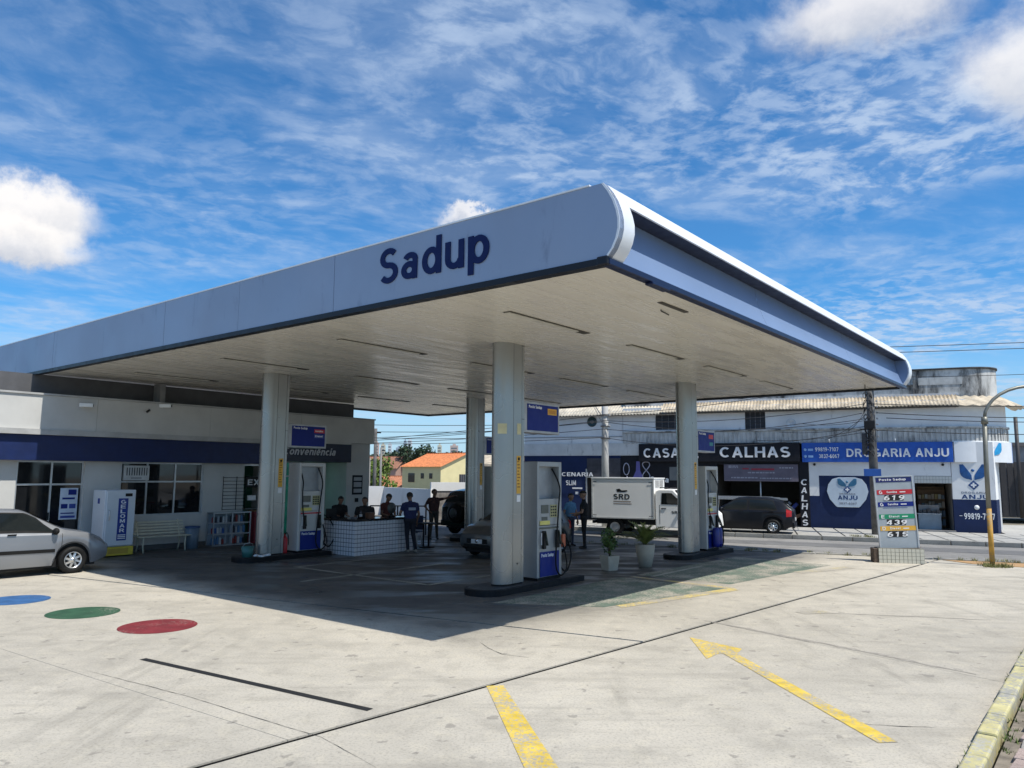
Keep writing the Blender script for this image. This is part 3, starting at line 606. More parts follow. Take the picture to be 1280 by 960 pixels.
def hose(parent, pts, r=.016, m=None, name='hose'):
    # smooth the control points with Catmull-Rom
    P = [Vector(p) for p in pts]; Q = []
    for i in range(len(P) - 1):
        p0 = P[max(i - 1, 0)]; p1 = P[i]; p2 = P[i + 1]; p3 = P[min(i + 2, len(P) - 1)]
        for k in range(6):
            t = k / 6; Q.append(.5 * ((2 * p1) + (p2 - p0) * t + (2 * p0 - 5 * p1 + 4 * p2 - p3) * t * t + (3 * p1 - p0 - 3 * p2 + p3) * t ** 3))
    Q.append(P[-1]); return MB().tube(Q, r, 8).build(name, m or rubber, parent)
def pump(v, u, label, style):
    t = thing('fuel_pump', label, 'fuel pump', S(v, u, .119), BET, 'fuel pumps on the islands')
    W0, W1, D, H = .60, 1.45, .25, 2.38
    body = mat('pump_body_silver', (.33, .345, .35), .38, .3, .05); whit = mat('pump_white', (.52, .52, .50), .4, 0, .05)
    fr = body if style == 0 else whit
    bx('plinth', rubber, t, W0 + .02, W1 - .02, -D + .02, D - .02, 0, .06)
    MB().box(W0, W0 + .07, -D, D, .05, H).build('side_pillar', fr, t, bevel=.012)
    MB().box(W1 - .09, W1, -D, D, .05, H).build('side_pillar', fr, t, bevel=.012)
    bx('head', fr, t, W0 + .07, W1 - .09, -D + .004, D - .004, H - .10, H - .002, .006)
    bx('back_panel', mat('pump_recess_grey', (.34, .36, .38), .4, .2), t, W0 + .07, W1 - .09, -.06, .06, 1.62, H - .10)
    lp = bx('lower_cabinet', fr, t, W0 + .07, W1 - .09, -D + .012, D - .012, .06, 1.08)
    hd = bx('display_head', fr, t, W0 + .07, W1 - .09, -D + .006, D - .006, 1.09, 1.62, .005)
    for sgn in (-1, 1):
        f = sgn * D
        def fb(name, m, x0, x1, z0, z1, dep, par=t): return bx(name, m, par, x0, x1, min(f, f + sgn * dep), max(f, f + sgn * dep), z0, z1)
        fb('display', mat('lcd_grey', (.08, .10, .09), .2), W0 + .13, W0 + .38, 1.33, 1.50, .004, hd)
        fb('display', mat('lcd_grey', (.08, .10, .09), .2), W0 + .15, W0 + .34, 1.19, 1.26, .004, hd)
        k = fb('keypad', mat('keypad_olive', (.42, .40, .20), .5), W0 + .44, W0 + .68, 1.24, 1.50, .004, hd)
        for a in range(3):
            for b in range(4): fb('key', black_p, W0 + .46 + a * .07, W0 + .505 + a * .07, 1.26 + b * .06, 1.295 + b * .06, .008, k)
        fb('label', mat('label_lemon', (.70, .62, .16), .5), W0 + .08, W0 + .42, 1.10, 1.18, .008, lp)
        fb('price_stripe', sign_red if style else MATS['lcd_grey'], W0 + .08, W1 - .12, 1.015, 1.05, .010, lp)
        fb('paper_notice', sign_white, W0 + .12, W0 + .27, .70, .94, .004, lp)
        b_ = fb('blue_panel', signblue, W0 + .09, W1 - .10, .07, .56, .006, lp)
        text('Posto Sadup', 'lettering', sign_white, b_, (W0 + .13 if sgn < 0 else W0 + .70, f + sgn * .006, .44), .42, .085, (R(90), 0, 0 if sgn < 0 else pi), .002, .02)
        for q, xx in enumerate((W0 + .20, W1 - .18)):
            rb = bx('nozzle_boot', black_p, t, xx - .045, xx + .045, min(f, f + sgn * .05), max(f, f + sgn * .05), .62, .98, .01)
            MB().cone((xx, f + sgn * .06, .95), (xx - .03, f + sgn * .13, .70), .018, .024, 8).build('nozzle', mat('nozzle_body', (.35, .06, .04) if q else (.02, .03, .02), .4), rb)
            MB().tube([(xx - .03, f + sgn * .13, .72), (xx - .05, f + sgn * .09, .80), (xx - .02, f + sgn * .075, .9)], .007, 6).build('trigger', black_p, rb)
    f = -D - .02
    hose(t, [(W1 - .13, -.09, H - .14), (W1 - .12, f - .01, H - .5), (W1 - .16, f - .02, 1.5), (W1 - .25, f - .03, .8), (W1 - .30, f - .05, .25), (W1 - .15, f - .08, .06), (W1 + .02, f - .10, .25), (W1 - .12, f - .09, .72)])
    hose(t, [(W0 + .12, -.09, H - .14), (W0 + .11, f + .005, H - .5), (W0 + .10, f, 1.55), (W0 + .12, f - .02, 1.1), (W0 + .17, f - .09, .72)] if style else [(W0 + .12, -.09, H - .14), (W0 + .10, -.16, H - .4), (W0 + .10, -.17, 1.63)])
    hose(t, [(W1 - .02, -.1, 1.0), (W1 + .24, -.16, .86), (W1 + .42, -.20, .45), (W1 + .22, -.22, .10), (W1 + .03, -.16, .30), (W1 + .02, -.2, .74)])
    hose(t, [(W1 - .01, .02, 1.2), (W1 + .12, .0, .7), (W1 + .22, -.02, .3), (W1 + .1, -.04, .04)], .014)
    if style == 2:
        for xx in (W0 + .34, W0 + .55):
            MB().lathe([(.001, 0), (.085, .0), (.10, .10), (.10, .42), (.085, .52), (.05, .54), (.001, .54)], (xx, f - .10, .10), 16).build('blue_canister', mat('canister_blue', (.012, .02, .20), .35), t)
    if style == 0:
        MB().box(W1 - .02, W1 + .10, f - .02, f + .06, .62, .88).build('nozzle_cover', mat('cover_red_orange', (.42, .10, .04), .5), t, bevel=.02)
    return t
pump(0, 0, 'tall silver fuel pump with grey upper panel on the nearest island', 0)
pump(0, UU, 'white fuel pump with two black nozzles beside the shop entrance', 1)
pump(VV, 0, 'fuel pump with blue canisters on the island nearest the street', 2)
pump(VV, UU, 'fuel pump hidden behind the front column on the rearmost island', 1)

def board(v, u, z, label, rows):
    t = thing('hanging_sign', label, 'sign', S(v, u, z), BET, 'signs bracketed on the canopy columns')
    bx('sign_case', mat('sign_case_grey', (.38, .39, .41), .4, .3), t, .21, 1.50, -.16, .16, 0, .64, .012)
    for sgn in (-1, 1):
        f = sgn * .16
        bx('sign_face', signblue, t, .36, 1.44, min(f, f + sgn * .006), max(f, f + sgn * .006), .05, .59)
        rz = 0 if sgn < 0 else pi; X = (lambda x: x) if sgn < 0 else (lambda x: 1.80 - x)
        text('Posto Sadup', 'lettering', sign_white, t, (X(.41), f + sgn * .0065, .49), .44, .075, (R(90), 0, rz), .002, .02)
        for (x0, x1, z0, z1, m, s_) in rows:
            a, b = sorted((X(x0), X(x1))); p = bx('label_plate', m, t, a, b, min(f + sgn * .0065, f + sgn * .011), max(f + sgn * .0065, f + sgn * .011), z0, z1)
            if s_: text(s_, 'lettering', sign_white, t, (X(x0 + .03), f + sgn * .0115, z0 + .03), (x1 - x0) * .75, (z1 - z0) * .5, (R(90), 0, rz), .002, .01)
for (v, u, z, lab, rows) in ((0, 0, 3.08, 'blue hanging sign with an orange label on the nearest column', [(1.06, 1.38, .40, .53, sign_yellow, None), (1.09, 1.34, .425, .505, mat('label_orange', (.62, .28, .04), .5), None)]),
                             (0, UU, 2.90, 'blue hanging sign with a red plate above the pump by the shop', [(1.08, 1.42, .42, .52, sign_red, 'Gasolina'), (1.08, 1.40, .28, .38, mat('sign_mid_blue', (.03, .06, .30), .4), 'Etanol')]),
                             (VV, 0, 2.90, 'blue hanging sign on the right column in front of the black shop sign', [(1.06, 1.36, .40, .52, sign_red, None), (1.10, 1.34, .20, .30, mat('sign_teal', (.02, .22, .25), .4), None)]),
                             (VV, UU, 2.90, 'blue hanging sign on the rearmost column half hidden by the front column', [])):
    board(v, u, z, lab, rows)
# ------------------------------------------------------------------ shop building beside the canopy
shop = thing('shop_building', 'white single-storey shop with a navy band under the left side of the canopy', 'building', S(0, 12.5), BET)
VE = 7.05
def sb(name, m, x0, x1, y0, y1, z0, z1, bev=0, par=shop): return bx(name, m, par, x0, x1, y0, y1, z0, z1, bev)
sb('wall', store_white, -16, -4.5, 0, .2, -.1, 2.5); sb('wall', store_white, -2.87, -1.9, 0, .2, -.1, 2.5)
sb('wall', store_white, -1.9, .58, .002, .2, -.1, .97); sb('wall', store_white, .58, 1.96, 0, .2, -.1, 2.5)
sb('wall', store_white, 2.96, 3.28, 0, .2, -.1, 2.5); sb('wall', store_white, 5.98, VE, -.14, .2, -.1, 3.298)
sb('wall', store_white, 3.1, 3.28, .2, 1.3, -.1, 2.6); sb('wall', store_white, 5.98, 6.15, .2, 1.3, -.1, 2.6)
sb('wall', store_white, VE - .2, VE, .2, 9.5, -.1, 3.9); sb('wall', store_white, -16, VE, 9.5, 9.7, -.1, 3.9)
sb('wall', mat('interior_wall', (.35, .34, .32), .8), -16, VE - .2, 4.0, 4.1, 0, 2.7)
sb('interior_floor', mat('interior_floor', (.22, .21, .20), .3), -16, VE - .2, .2, 4, -.05, .02)
sb('interior_ceiling', mat('interior_ceiling', (.5, .5, .48), .8), -16, VE - .2, .2, 9.5, 2.66, 2.74)
sb('roof', mat('roof_slab_grey', (.3, .3, .3), .8), -16, VE - .2, .2, 9.5, 3.9, 4.0)
sb('wall_base', mat('plinth_dark_grey', (.11, .11, .11), .7), -16, -4.55, -.03, -.001, -.1, .14); sb('wall_base', mat('plinth_dark_grey', (.11, .11, .11), .7), -2.87, 1.96, -.03, -.001, -.1, .14)
sb('navy_band', navy_band, -16, 2.95, -.30, .0, 2.502, 3.155); sb('ledge', mat('ledge_grey', (.42, .42, .41), .7), -16, 2.95, -.42, .0, 3.158, 3.298)
for i in range(7):
    x0 = -16 + i * 3.3; x1 = min(x0 + 3.3, VE); sb('parapet_panel', store_white, x0 + .003, x1 - .003, -.36 + (.0015 if i % 2 else 0), .2, 3.30, 4.18)
sb('parapet_cap', mat('ledge_grey', (.42, .42, .41), .7), -16, VE + .02, -.40, .24, 4.182, 4.23)
sb('roof_light_band', grey_dark, -4.95, VE - .3, .5, .6, 4.0, 4.80)
sb('wall', grey_dark, -4.95, VE, 4.5, 4.6, 4.0, 4.80)
MB().box(-.98, -.82, -.1, .3, 4.0, 4.8).build('support_post', mat('post_grey', (.22, .22, .22), .6), shop)
# door and windows
def window(x0, x1, z0, z1, cols, zsplit, name='window', y=.06, glass=glass_dark, fr=.045):
    f = MB()
    f.box(x0, x1, y, y + .07, z1 - fr, z1); f.box(x0, x1, y, y + .07, z0, z0 + fr); f.box(x0, x0 + fr, y, y + .07, z0 + fr, z1 - fr); f.box(x1 - fr, x1, y, y + .07, z0 + fr, z1 - fr)
    for c in cols: f.box(c - fr / 2, c + fr / 2, y + .002, y + .068, z0 + fr, z1 - fr)
    xs = [x0] + list(cols) + [x1]
    for i in range(len(xs) - 1): f.box(xs[i] + fr * .6, xs[i + 1] - fr * .6, y + .004, y + .066, zsplit - fr / 2, zsplit + fr / 2)
    o = f.build(name, alu, shop)
    for i in range(len(xs) - 1):
        for a, b in ((z0, zsplit), (zsplit, z1)):
            MB().box(xs[i] + fr * .6, xs[i + 1] - fr * .6, y + .03, y + .038, a + fr * .6, b - fr * .6).build('pane', glass, o)
    return o
window(-1.9, .58, .97, 2.5, (-1.13, -.29), 1.94)
d = window(-4.5, -2.87, .02, 2.5, (-3.66,), 1.88, 'glazed_door')
MB().box(-3.62, -2.92, .05, .12, .62, .66).build('door_rail', alu, d)
MB().box(-3.70, -3.66, .03, .05, .95, 1.15).build('handle', black_p, d)
ps = sb('door_poster', mat('poster_pale_blue', (.55, .62, .72), .5), -3.42, -2.98, .045, .052, .95, 1.78)
for z0, z1, x0, x1, m in ((1.60, 1.74, -3.22, -3.02, signblue), (1.48, 1.53, -3.36, -3.05, signblue), (1.24, 1.36, -3.38, -3.22, signblue), (1.24, 1.36, -3.18, -3.02, mat('sign_mid_blue', (.03, .06, .30), .4)), (1.10, 1.13, -3.38, -3.05, signblue), (.99, 1.05, -3.38, -3.02, mat('sign_mid_blue', (.03, .06, .30), .4))):
    sb('poster_or_glow_block', m, x0, x1, .0405, .0445, z0, z1, par=ps)
ac = thing('window_grille', 'white slatted air-conditioner grille set in the top left pane of the shop window', 'air conditioner', S(-1.82, 12.5, 1.98), BET)
bx('case', mat('ac_white', (.55, .55, .53), .5), ac, 0, .72, .0, .25, 0, .42, .01)
for i in range(9): bx('slat', black_p, ac, .07 + i * .07, .095 + i * .07, -.004, .0, .14, .36)
bx('control_panel', mat('ac_grey', (.3, .3, .3), .5), ac, .2, .5, -.004, .0, .04, .09)
# dark stock opening with a white label
sb('shelf', mat('shelf_steel', (.3, .3, .3), .5), 1.98, 2.94, .5, .9, 1.02, 1.05); sb('shelf', mat('shelf_steel', (.3, .3, .3), .5), 1.98, 2.94, .5, .9, 1.9, 1.93)
sb('opening_lintel', alu, 1.96, 2.96, .05, .12, 2.44, 2.5)
# entrance recess; glowing teal panes stand in for light from inside
teal = mat('teal_glass_lit', (.015, .10, .08), .10, 0, .6, 2.5, emis=(.02, .32, .24), es=.10)
ent = window(3.28, 5.98, .02, 2.62, (4.2, 5.1), 2.1, 'entrance_glazing', 1.1, teal)
bx('poster_or_glow_block', mat('glow_green', (.08, .45, .33), .5, emis=(.1, .6, .45), es=.25), ent, 5.3, 5.75, 1.09, 1.095, 1.35, 1.65)  # bright patch of interior light, made as a glowing block
bx('poster_or_glow_block', mat('glow_mint', (.3, .6, .55), .5, emis=(.35, .8, .68), es=.5), ent, 4.45, 4.8, 1.09, 1.095, 1.1, 2.0); bx('poster_or_glow_block', MATS['glow_mint'], ent, 5.18, 5.40, 1.088, 1.094, 2.0, 2.5); bx('poster_or_glow_block', MATS['glow_mint'], ent, 5.45, 5.62, 1.088, 1.094, 1.20, 1.34); bx('poster_or_glow_block', MATS['glow_mint'], ent, 5.5, 5.55, 1.088, 1.094, 1.7, 2.5)  # more glowing blocks, added as glints in the teal glass
cs = sb('sign_box', mat('navy_black_sign', (.007, .012, .035), .4), 2.96, 5.95, -.42, .0, 2.60, 3.24, .01)
text('Conveniência', 'lettering', mat('letter_light_grey', (.55, .56, .60), .5), cs, (3.08, -.421, 2.82), 2.12, .27, (R(90), 0, 0), .012, .02, shear=.25)
sb('sign_ledge', store_white, 2.95, 5.98, -.36, 0, 3.242, 3.298)
nb = sb('notice_board', black_p, 6.26, 6.72, -.165, -.141, 1.45, 2.15)
for i, (a, b) in enumerate(((1.95, 2.08), (1.72, 1.90), (1.52, 1.66))): sb('notice_sheet', mat('paper_grey', (.42, .43, .44), .6), 6.31, 6.67, -.169, -.1655, a, b, par=nb)
sb('switch_plate', black_p, 6.40, 6.55, -.16, -.141, 1.18, 1.32)

def camera_unit(v, z, yaw, lab):
    t = thing('security_camera', lab, 'camera', S(v, 12.14, z), BET, 'security cameras on the shop parapet')
    bx('bracket', white_plastic, t, -.04, .04, -.02, 0, -.05, .05); MB().cone((0, 0, 0), (0, -.14, -.02), .018, n=8).build('arm', white_plastic, t)
    h = MB().box(-.16, .16, -.05, .05, -.05, .05).build('housing', white_plastic, t, (.02, -.2, 0), yaw, bevel=.012)
    MB().cone((.16, 0, 0), (.175, 0, 0), .035, n=12).build('lens', black_p, h)
camera_unit(-3.2, 3.98, -.3, 'small white security camera at the left on the shop parapet')
camera_unit(-1.05, 4.12, -.7, 'white security camera under the grey post on the shop parapet')
t = thing('security_camera', 'small black bullet camera beside the white one on the shop parapet', 'camera', S(-1.45, 12.14, 3.95), BET, 'security cameras on the shop parapet')
MB().cone((0, 0, 0), (0, -.12, 0), .015, n=8).build('arm', black_p, t); MB().cone((.0, -.12, .02), (-.1, -.2, -.04), .035, .03, 10).build('housing', black_p, t)

# ice freezer
fz = thing('ice_freezer', 'tall white ice freezer with a blue lettered strip and yellow foot beside the shop door', 'freezer', S(-2.78, 11.35), BET)
wf = mat('freezer_white', (.66, .69, .72), .35, 0, .03)
bx('cabinet', wf, fz, 0, .80, 0, .72, .26, 1.74, .02); bx('door', wf, fz, .03, .77, -.045, -.003, .29, 1.71, .012)
bx('base', mat('freezer_yellow', (.62, .48, .05), .5), fz, .0, .80, -.03, .72, .03, .255, .015); bx('kick_panel', mat('freezer_ochre', (.45, .30, .04), .5), fz, .14, .66, -.036, -.031, .08, .21)
st = bx('name_strip', mat('strip_blue', (.015, .04, .26), .4), fz, .33, .58, -.052, -.046, .42, 1.52)
for i, c in enumerate('GELOMAR'): text(c, 'letter', sign_white, st, (.455, -.0525, 1.43 - i * .125), .13, .10, (R(90), 0, 0), .002, .03, anchor='c')
for i in range(3): bx('small_print', sign_white, st, .355, .555, -.0545, -.0525, .46 + i * .045, .485 + i * .045)
bx('control', black_p, fz, .50, .68, -.052, -.046, 1.57, 1.65); MB().tube([(.1, -.05, .95), (.1, -.09, .97), (.1, -.09, 1.2), (.1, -.05, 1.22)], .012, 8).build('handle', alu, fz)
bx('side_logo', mat('strip_blue', (.015, .04, .26), .4), fz, -.004, -.001, .3, .42, 1.38, 1.52)
# slatted bench
bn = thing('slatted_bench', 'cream slatted bench with curved iron legs against the shop wall', 'bench', S(-1.75, 11.55), BET)
cream = mat('bench_cream', (.58, .56, .44), .5, 0, .08, 5.)
for i in range(5): bx('seat_slat', cream, bn, 0, 1.52, i * .078, i * .078 + .055, .42, .445, .005)
for i in range(5):
    o = MB().box(0, 1.52, -.01, .012, -.028, .028).build('back_slat', cream, bn, (0, .43 + i * .026, .50 + i * .078), bevel=.004); o.rotation_euler = (-.3, 0, 0)
for x in (.16, 1.36):
    MB().tube([(x, .02, 0), (x, .06, .2), (x, .03, .40), (x, .2, .41), (x, .40, .42), (x, .47, .62), (x, .56, .86)], .022, 8).build('bench_leg', cream, bn)
    MB().tube([(x, .45, 0), (x, .38, .2), (x, .40, .42)], .022, 8).build('bench_leg', cream, bn)
# bin, glass cabinet, wire rack
bnn = thing('trash_bin', 'translucent blue bin standing at the end of the bench', 'bin', S(-.02, 11.9), BET)
MB().lathe([(.001, 0), (.17, 0), (.20, .62), (.185, .62), (.16, .03), (.001, .03)], n=24).build('bin_body', mat('bin_blue', (.15, .21, .27), .35), bnn); MB().lathe([(.20, .60), (.215, .61), (.215, .65), (.19, .65)], n=24).build('rim', mat('bin_rim', (.05, .10, .22), .4), bnn)
gc = thing('display_cabinet', 'glass cabinet of oil bottles under the wire rack on the shop wall', 'cabinet', S(.72, 12.05), BET)
f = MB()
for x in (0, .62, 1.24):
    for y in (0, .36): f.box(x, x + .03, y, y + .03, 0, 1.0)
for z in (0, .33, .66, .97):
    for y in (0, .36): f.box(.03, 1.24, y + .002, y + .028, z, z + .03)
f.build('frame', alu, gc); bx('glass_top', mat('cabinet_glass', (.30, .36, .40), .08), gc, .0, 1.27, .0, .39, 1.001, 1.012); bx('back', mat('cabinet_back', (.28, .33, .38), .5), gc, .03, 1.24, .37, .385, .03, .97)
rnd = random.Random(5); bc = [(.05, .12, .35), (.4, .42, .45), (.03, .03, .04), (.3, .05, .04), (.6, .6, .6), (.10, .22, .40)]
for sh in range(3):
    for i in range(13):
        if i == 6: continue
        x = .08 + i * .088; h = rnd.uniform(.14, .22); c = rnd.choice(bc)
        o = MB().prism([(-.03, -.02), (.03, -.02), (.03, .02), (-.03, .02)], 0, h).cone((0, 0, h), (0, 0, h + .03), .012, n=6).build('bottle', mat('bottle_%d' % bc.index(c), c, .35), None)
        p = S(.72 + x, 12.05 + .18, .035 + .33 * sh); o.location = p; o.rotation_euler = (0, 0, BET)
        tag(o, '%s bottle on the %s shelf of the glass cabinet, %s in its row' % (['dark green', 'silver grey', 'black', 'red', 'white', 'blue'][bc.index(c)], ['bottom', 'middle', 'top'][sh], ['first', 'second', 'third', 'fourth', 'fifth', 'sixth', '', 'seventh', 'eighth', 'ninth', 'tenth', 'eleventh', 'last'][i]), 'bottle', 'bottles in the glass cabinet')
wr = thing('wire_rack', 'empty black wire rack hanging on the shop wall above the glass cabinet', 'rack', S(1.22, 12.5, 1.05), BET)
for i in range(10): MB().tube([(0, -.06, i * .11 + .02), (.78, -.06, i * .11 + .02)], .007, 6).build('wire', black_p, wr)
for x in (0, .46, .78): MB().tube([(x, -.045, 0), (x, -.045, 1.05)], .010, 6).build('upright', black_p, wr)
lbp = thing('wall_label', 'white cross-marked label in the dark opening right of the wire rack', 'sign', S(2.05, 12.55, 1.75), BET)
bx('plate', black_p, lbp, 0, .62, 0, .02, 0, .34); text('EX', 'lettering', sign_white, lbp, (.08, -.001, .06), .42, .2, (R(90), 0, 0), .004, .03)
bx('tag', sign_white, lbp, .1, .4, 0, .02, -.42, -.26)
cr = thing('red_display_stand', 'dark red stand just left of the left column', 'stand', S(2.15, 12.1), BET)
bx('body', mat('stand_red', (.22, .02, .03), .5), cr, 0, .42, 0, .35, .0, .98, .01); bx('top_shelf', mat('stand_wood', (.20, .10, .05), .6), cr, -.02, .44, -.02, .37, .985, 1.02); bx('front_panel', mat('stand_red2', (.30, .03, .04), .5), cr, .05, .37, -.006, -.001, .15, .85)
fe = thing('fire_extinguisher', 'red fire extinguisher standing between the left column and its pump', 'extinguisher', S(.40, UU + .02, .12), BET)
MB().lathe([(.001, 0), (.07, .0), (.075, .03), (.075, .36), (.05, .42), (.02, .44), (.02, .5), (.001, .5)], n=18).build('cylinder', sign_red, fe)
MB().tube([(0, 0, .48), (.04, -.03, .54), (.08, -.04, .45), (.085, -.05, .2)], .012, 8).build('hose', rubber, fe); bx('lever', black_p, fe, -.02, .07, -.012, .012, .50, .53)
MB().cone((0, .0, .52), (0, .0, .60), .01, n=6).build('pin', rubber, fe)
bk = thing('teal_bucket', 'teal bucket with a white cloth at the foot of the left column', 'bucket', S(-.78, UU - .12, .12), BET)
MB().lathe([(.001, 0), (.12, 0), (.16, .26), (.148, .26), (.11, .02), (.001, .02)], n=20).build('pail', mat('bucket_teal', (.04, .16, .15), .4), bk)
MB().tube([(-.155, 0, .25), (-.1, -.04, .33), (0, -.06, .36), (.1, -.04, .33), (.155, 0, .25)], .005, 6).build('bail', alu, bk)
rg = MB()
for i in range(9): 
    a = i * .7; rg.ball((.045 * i - .18, .03 * sin(a * 2), .03 + .015 * cos(a)), .055, 5, sc=(1.1, .9, .55))
tag(rg.build('white_cloth', mat('cloth_white', (.70, .71, .72), .9), None, S(-.50, UU - .33, .115), BET), 'crumpled white cloth lying on the island beside the teal bucket', 'cloth')

# tiled counter
ct = thing('tiled_counter', 'white tiled counter with a black stone top beside the left island', 'counter', S(1.80, 6.80), BET)
CX, CU, CT = 2.22, 2.3, .46
bx('core', grout, ct, .012, CX - .012, .012, CT, -.02, .93); bx('core', grout, ct, .0121, CT, CT, CU, -.02, .93)
bx('countertop', granite, ct, -.06, CX + .05, -.06, CT + .06, .931, .985, .006); bx('countertop', granite, ct, -.0605, CT + .06, CT + .061, CU, .931, .985, .006)
tl = None; ti = .1155
for i in range(19):
    for j in range(8):
        x = i * ti + .004; z = j * ti + .006
        if tl is None: tl = MB().box(0, ti - .016, -.0, .012, 0, ti - .016).build('tile', tile_w, ct, (x, 0, z)); continue
        inst(tl, 'tile', ct, (x, rnd.uniform(0, .0015), z))
for i in range(14):
    for j in range(8): inst(tl, 'tile', ct, (.0118, (i + 1) * ti + .0, j * ti + .006), (0, 0, R(-90))) 
def clutter(name, lab, cat, v, u, parts):
    t = thing(name, lab, cat, S(v, u, .985), BET)
    for pn, mb, m in parts: mb.build(pn, m, t)
clutter('bottle', 'dark bottle standing on the corner of the tiled counter', 'bottle', 2.15, 6.98, [('glass', MB().lathe([(.001, 0), (.04, 0), (.042, .16), (.015, .22), (.015, .28), (.001, .28)], n=14), mat('bottle_brown', (.03, .015, .01), .2)), ('label', MB().lathe([(.0425, .05), (.0432, .05), (.0432, .12), (.0425, .12)], n=14), mat('paper_grey', (.42, .43, .44), .6))])
clutter('wooden_box', 'small brown wooden box on the tiled counter', 'box', 2.45, 7.0, [('box', MB().box(0, .2, 0, .14, 0, .13), mat('wood_brown', (.14, .06, .03), .6)), ('lid', MB().box(-.005, .205, -.005, .145, .131, .15), mat('wood_brown', (.14, .06, .03), .6))])
clutter('laptop', 'open dark laptop at the back of the tiled counter', 'laptop', 1.95, 8.0, [('base', MB().box(-.1, .28, -.12, .12, 0, .02), black_p), ('screen', MB().box(-.1, .28, .12, .135, .02, .24), black_p)])
clutter('card_machine', 'small grey card machine on the tiled counter near the bottle', 'card machine', 1.95, 7.0, [('body', MB().box(0, .09, 0, .17, 0, .04), mat('device_grey', (.12, .12, .13), .4)), ('screen', MB().box(.015, .075, .09, .15, .041, .045), mat('lcd_grey', (.08, .10, .09), .2))])
clutter('desk_fan', 'small dark fan standing on the tiled counter beside the attendant', 'fan', 3.35, 7.05, [('cage', MB().lathe([(.001, -.03), (.15, -.02), (.16, 0), (.15, .02), (.001, .03)], (0, 0, .25), 20, axis='y'), mat('fan_grey', (.06, .07, .07), .4)), ('foot', MB().cone((0, 0, 0), (0, 0, .1), .09, .03, 14), black_p)])

# guard rail, round table, chair by the counter
rl = thing('guard_rail', 'grey tubular guard rail behind the tiled counter', 'railing', (-5.2, 28.3, 0), 0)
for x in (0, 1.0, 2.05): MB().cone((x, 0, -.02), (x, 0, 1.05), .03, n=10).build('post', mat('rail_grey', (.10, .10, .11), .4, .4), rl)
for z, x1 in ((1.03, 2.05), (.62, 2.05), (.42, 2.6)): MB().tube([(0, .0, z), (x1, .0, z - (.0 if z > .5 else .02))], .024, 8).build('rail', mat('rail_grey', (.10, .10, .11), .4, .4), rl)
tb = thing('round_table', 'small round dark table with a disc foot between the attendants', 'table', S(4.95, 7.2), 0)
MB().lathe([(.001, .70), (.28, .70), (.28, .73), (.001, .73)], n=24).build('table_top', black_p, tb); MB().cone((.06, 0, .02), (.06, 0, .7), .03, n=10).build('pedestal', black_p, tb); MB().cone((-.1, 0, .02), (-.1, 0, .7), .025, n=10).build('pedestal', black_p, tb); MB().lathe([(.001, 0), (.25, 0), (.24, .03), (.001, .04)], n=24).build('foot', black_p, tb)
ch = thing('plastic_chair', 'dark blue plastic chair beside the tiled counter', 'chair', S(5.0, 7.85), -.25)
cb = mat('chair_blue', (.018, .03, .075), .5)
bx('seat', cb, ch, -.25, .25, -.25, .22, .42, .46, .02); o = bx('backrest', cb, ch, -.25, .25, .2, .235, .48, .92, .02)
for x in (-.22, .22):
    for y in (-.22, .20): MB().cone((x, y, 0), (x * .92, y * .92, .42), .016, n=8).build('leg', alu, ch)

# potted plants
def pot(name, label, loc, r0, r1, h, m, square=False):
    t = thing(name, label, 'plant pot', loc)
    n = 4 if square else 28; k = 1.19 if square else 1
    prof = [(.001, 0), (r0 * k, 0), ((r0 * .3 + r1 * .7) * k, h * .6), (r1 * k, h), ((r1 - .03) * k, h), ((r1 - .04) * k, h - .05), (.001, h - .05)]
    o = MB().lathe(prof, n=n, smooth=not square).build('pot', m, t); o.rotation_euler = (0, 0, .55 + R(45)) if square else (0, 0, 0)
    MB().lathe([(.001, h - .045), ((r1 - .04) * .9, h - .045)], n=16).build('soil', mat('soil', (.05, .035, .02), .95), t)
    return t
pm = mat('pot_concrete', (.42, .37, .29), .8, 0, .1, 3., .2, dirt=(.2, .18, .15), dv=.05)
p1 = pot('square_planter', 'square concrete planter with a small leafy shrub between the columns', (2.34, 18.25, 0), .155, .20, .34, pm, True)
p2 = pot('round_planter', 'tall round concrete planter with a spiky palm beside the right column', (3.31, 18.95, 0), .155, .245, .55, pm)
def leafy(parent, c, R3, n, size, m, name='foliage', seed=1, up=.3):
    rn = random.Random(seed); mb = MB()
    for _ in range(n):
        d = Vector((rn.gauss(0, 1), rn.gauss(0, 1), rn.gauss(0, 1))).normalized(); q = rn.random() ** .45
        p = Vector((c[0] + d.x * R3[0] * q, c[1] + d.y * R3[1] * q, c[2] + d.z * R3[2] * q)); t = Vector((rn.gauss(0, 1), rn.gauss(0, 1), rn.gauss(up, 1))).normalized(); s = size * rn.uniform(.6, 1.3)
        w = t.orthogonal().normalized(); w = Matrix.Rotation(rn.random() * 6.28, 3, t) @ w
        mb.add([p, p + t * s * .5 + w * s * .26, p + t * s, p + t * s * .5 - w * s * .26], [(0, 1, 2, 3)])
    o = mb.build(name, m, parent, recalc=False); return o
shrub_g = mat('shrub_green', (.07, .12, .03), .6, 0, .5, 9.)
leafy(p1, (0, 0, .68), (.20, .20, .30), 420, .085, shrub_g, 'foliage', 3)
for i in range(4): MB().tube([(0, 0, .28), (.03 * cos(i * 1.6), .03 * sin(i * 1.6), .5), (.1 * cos(i * 1.6), .1 * sin(i * 1.6), .8)], .010, 6).build('stem', mat('stem_brown', (.08, .055, .03), .8), p1)
palm_g = mat('palm_green', (.16, .19, .05), .45, 0, .35, 6.)
rn = random.Random(21)
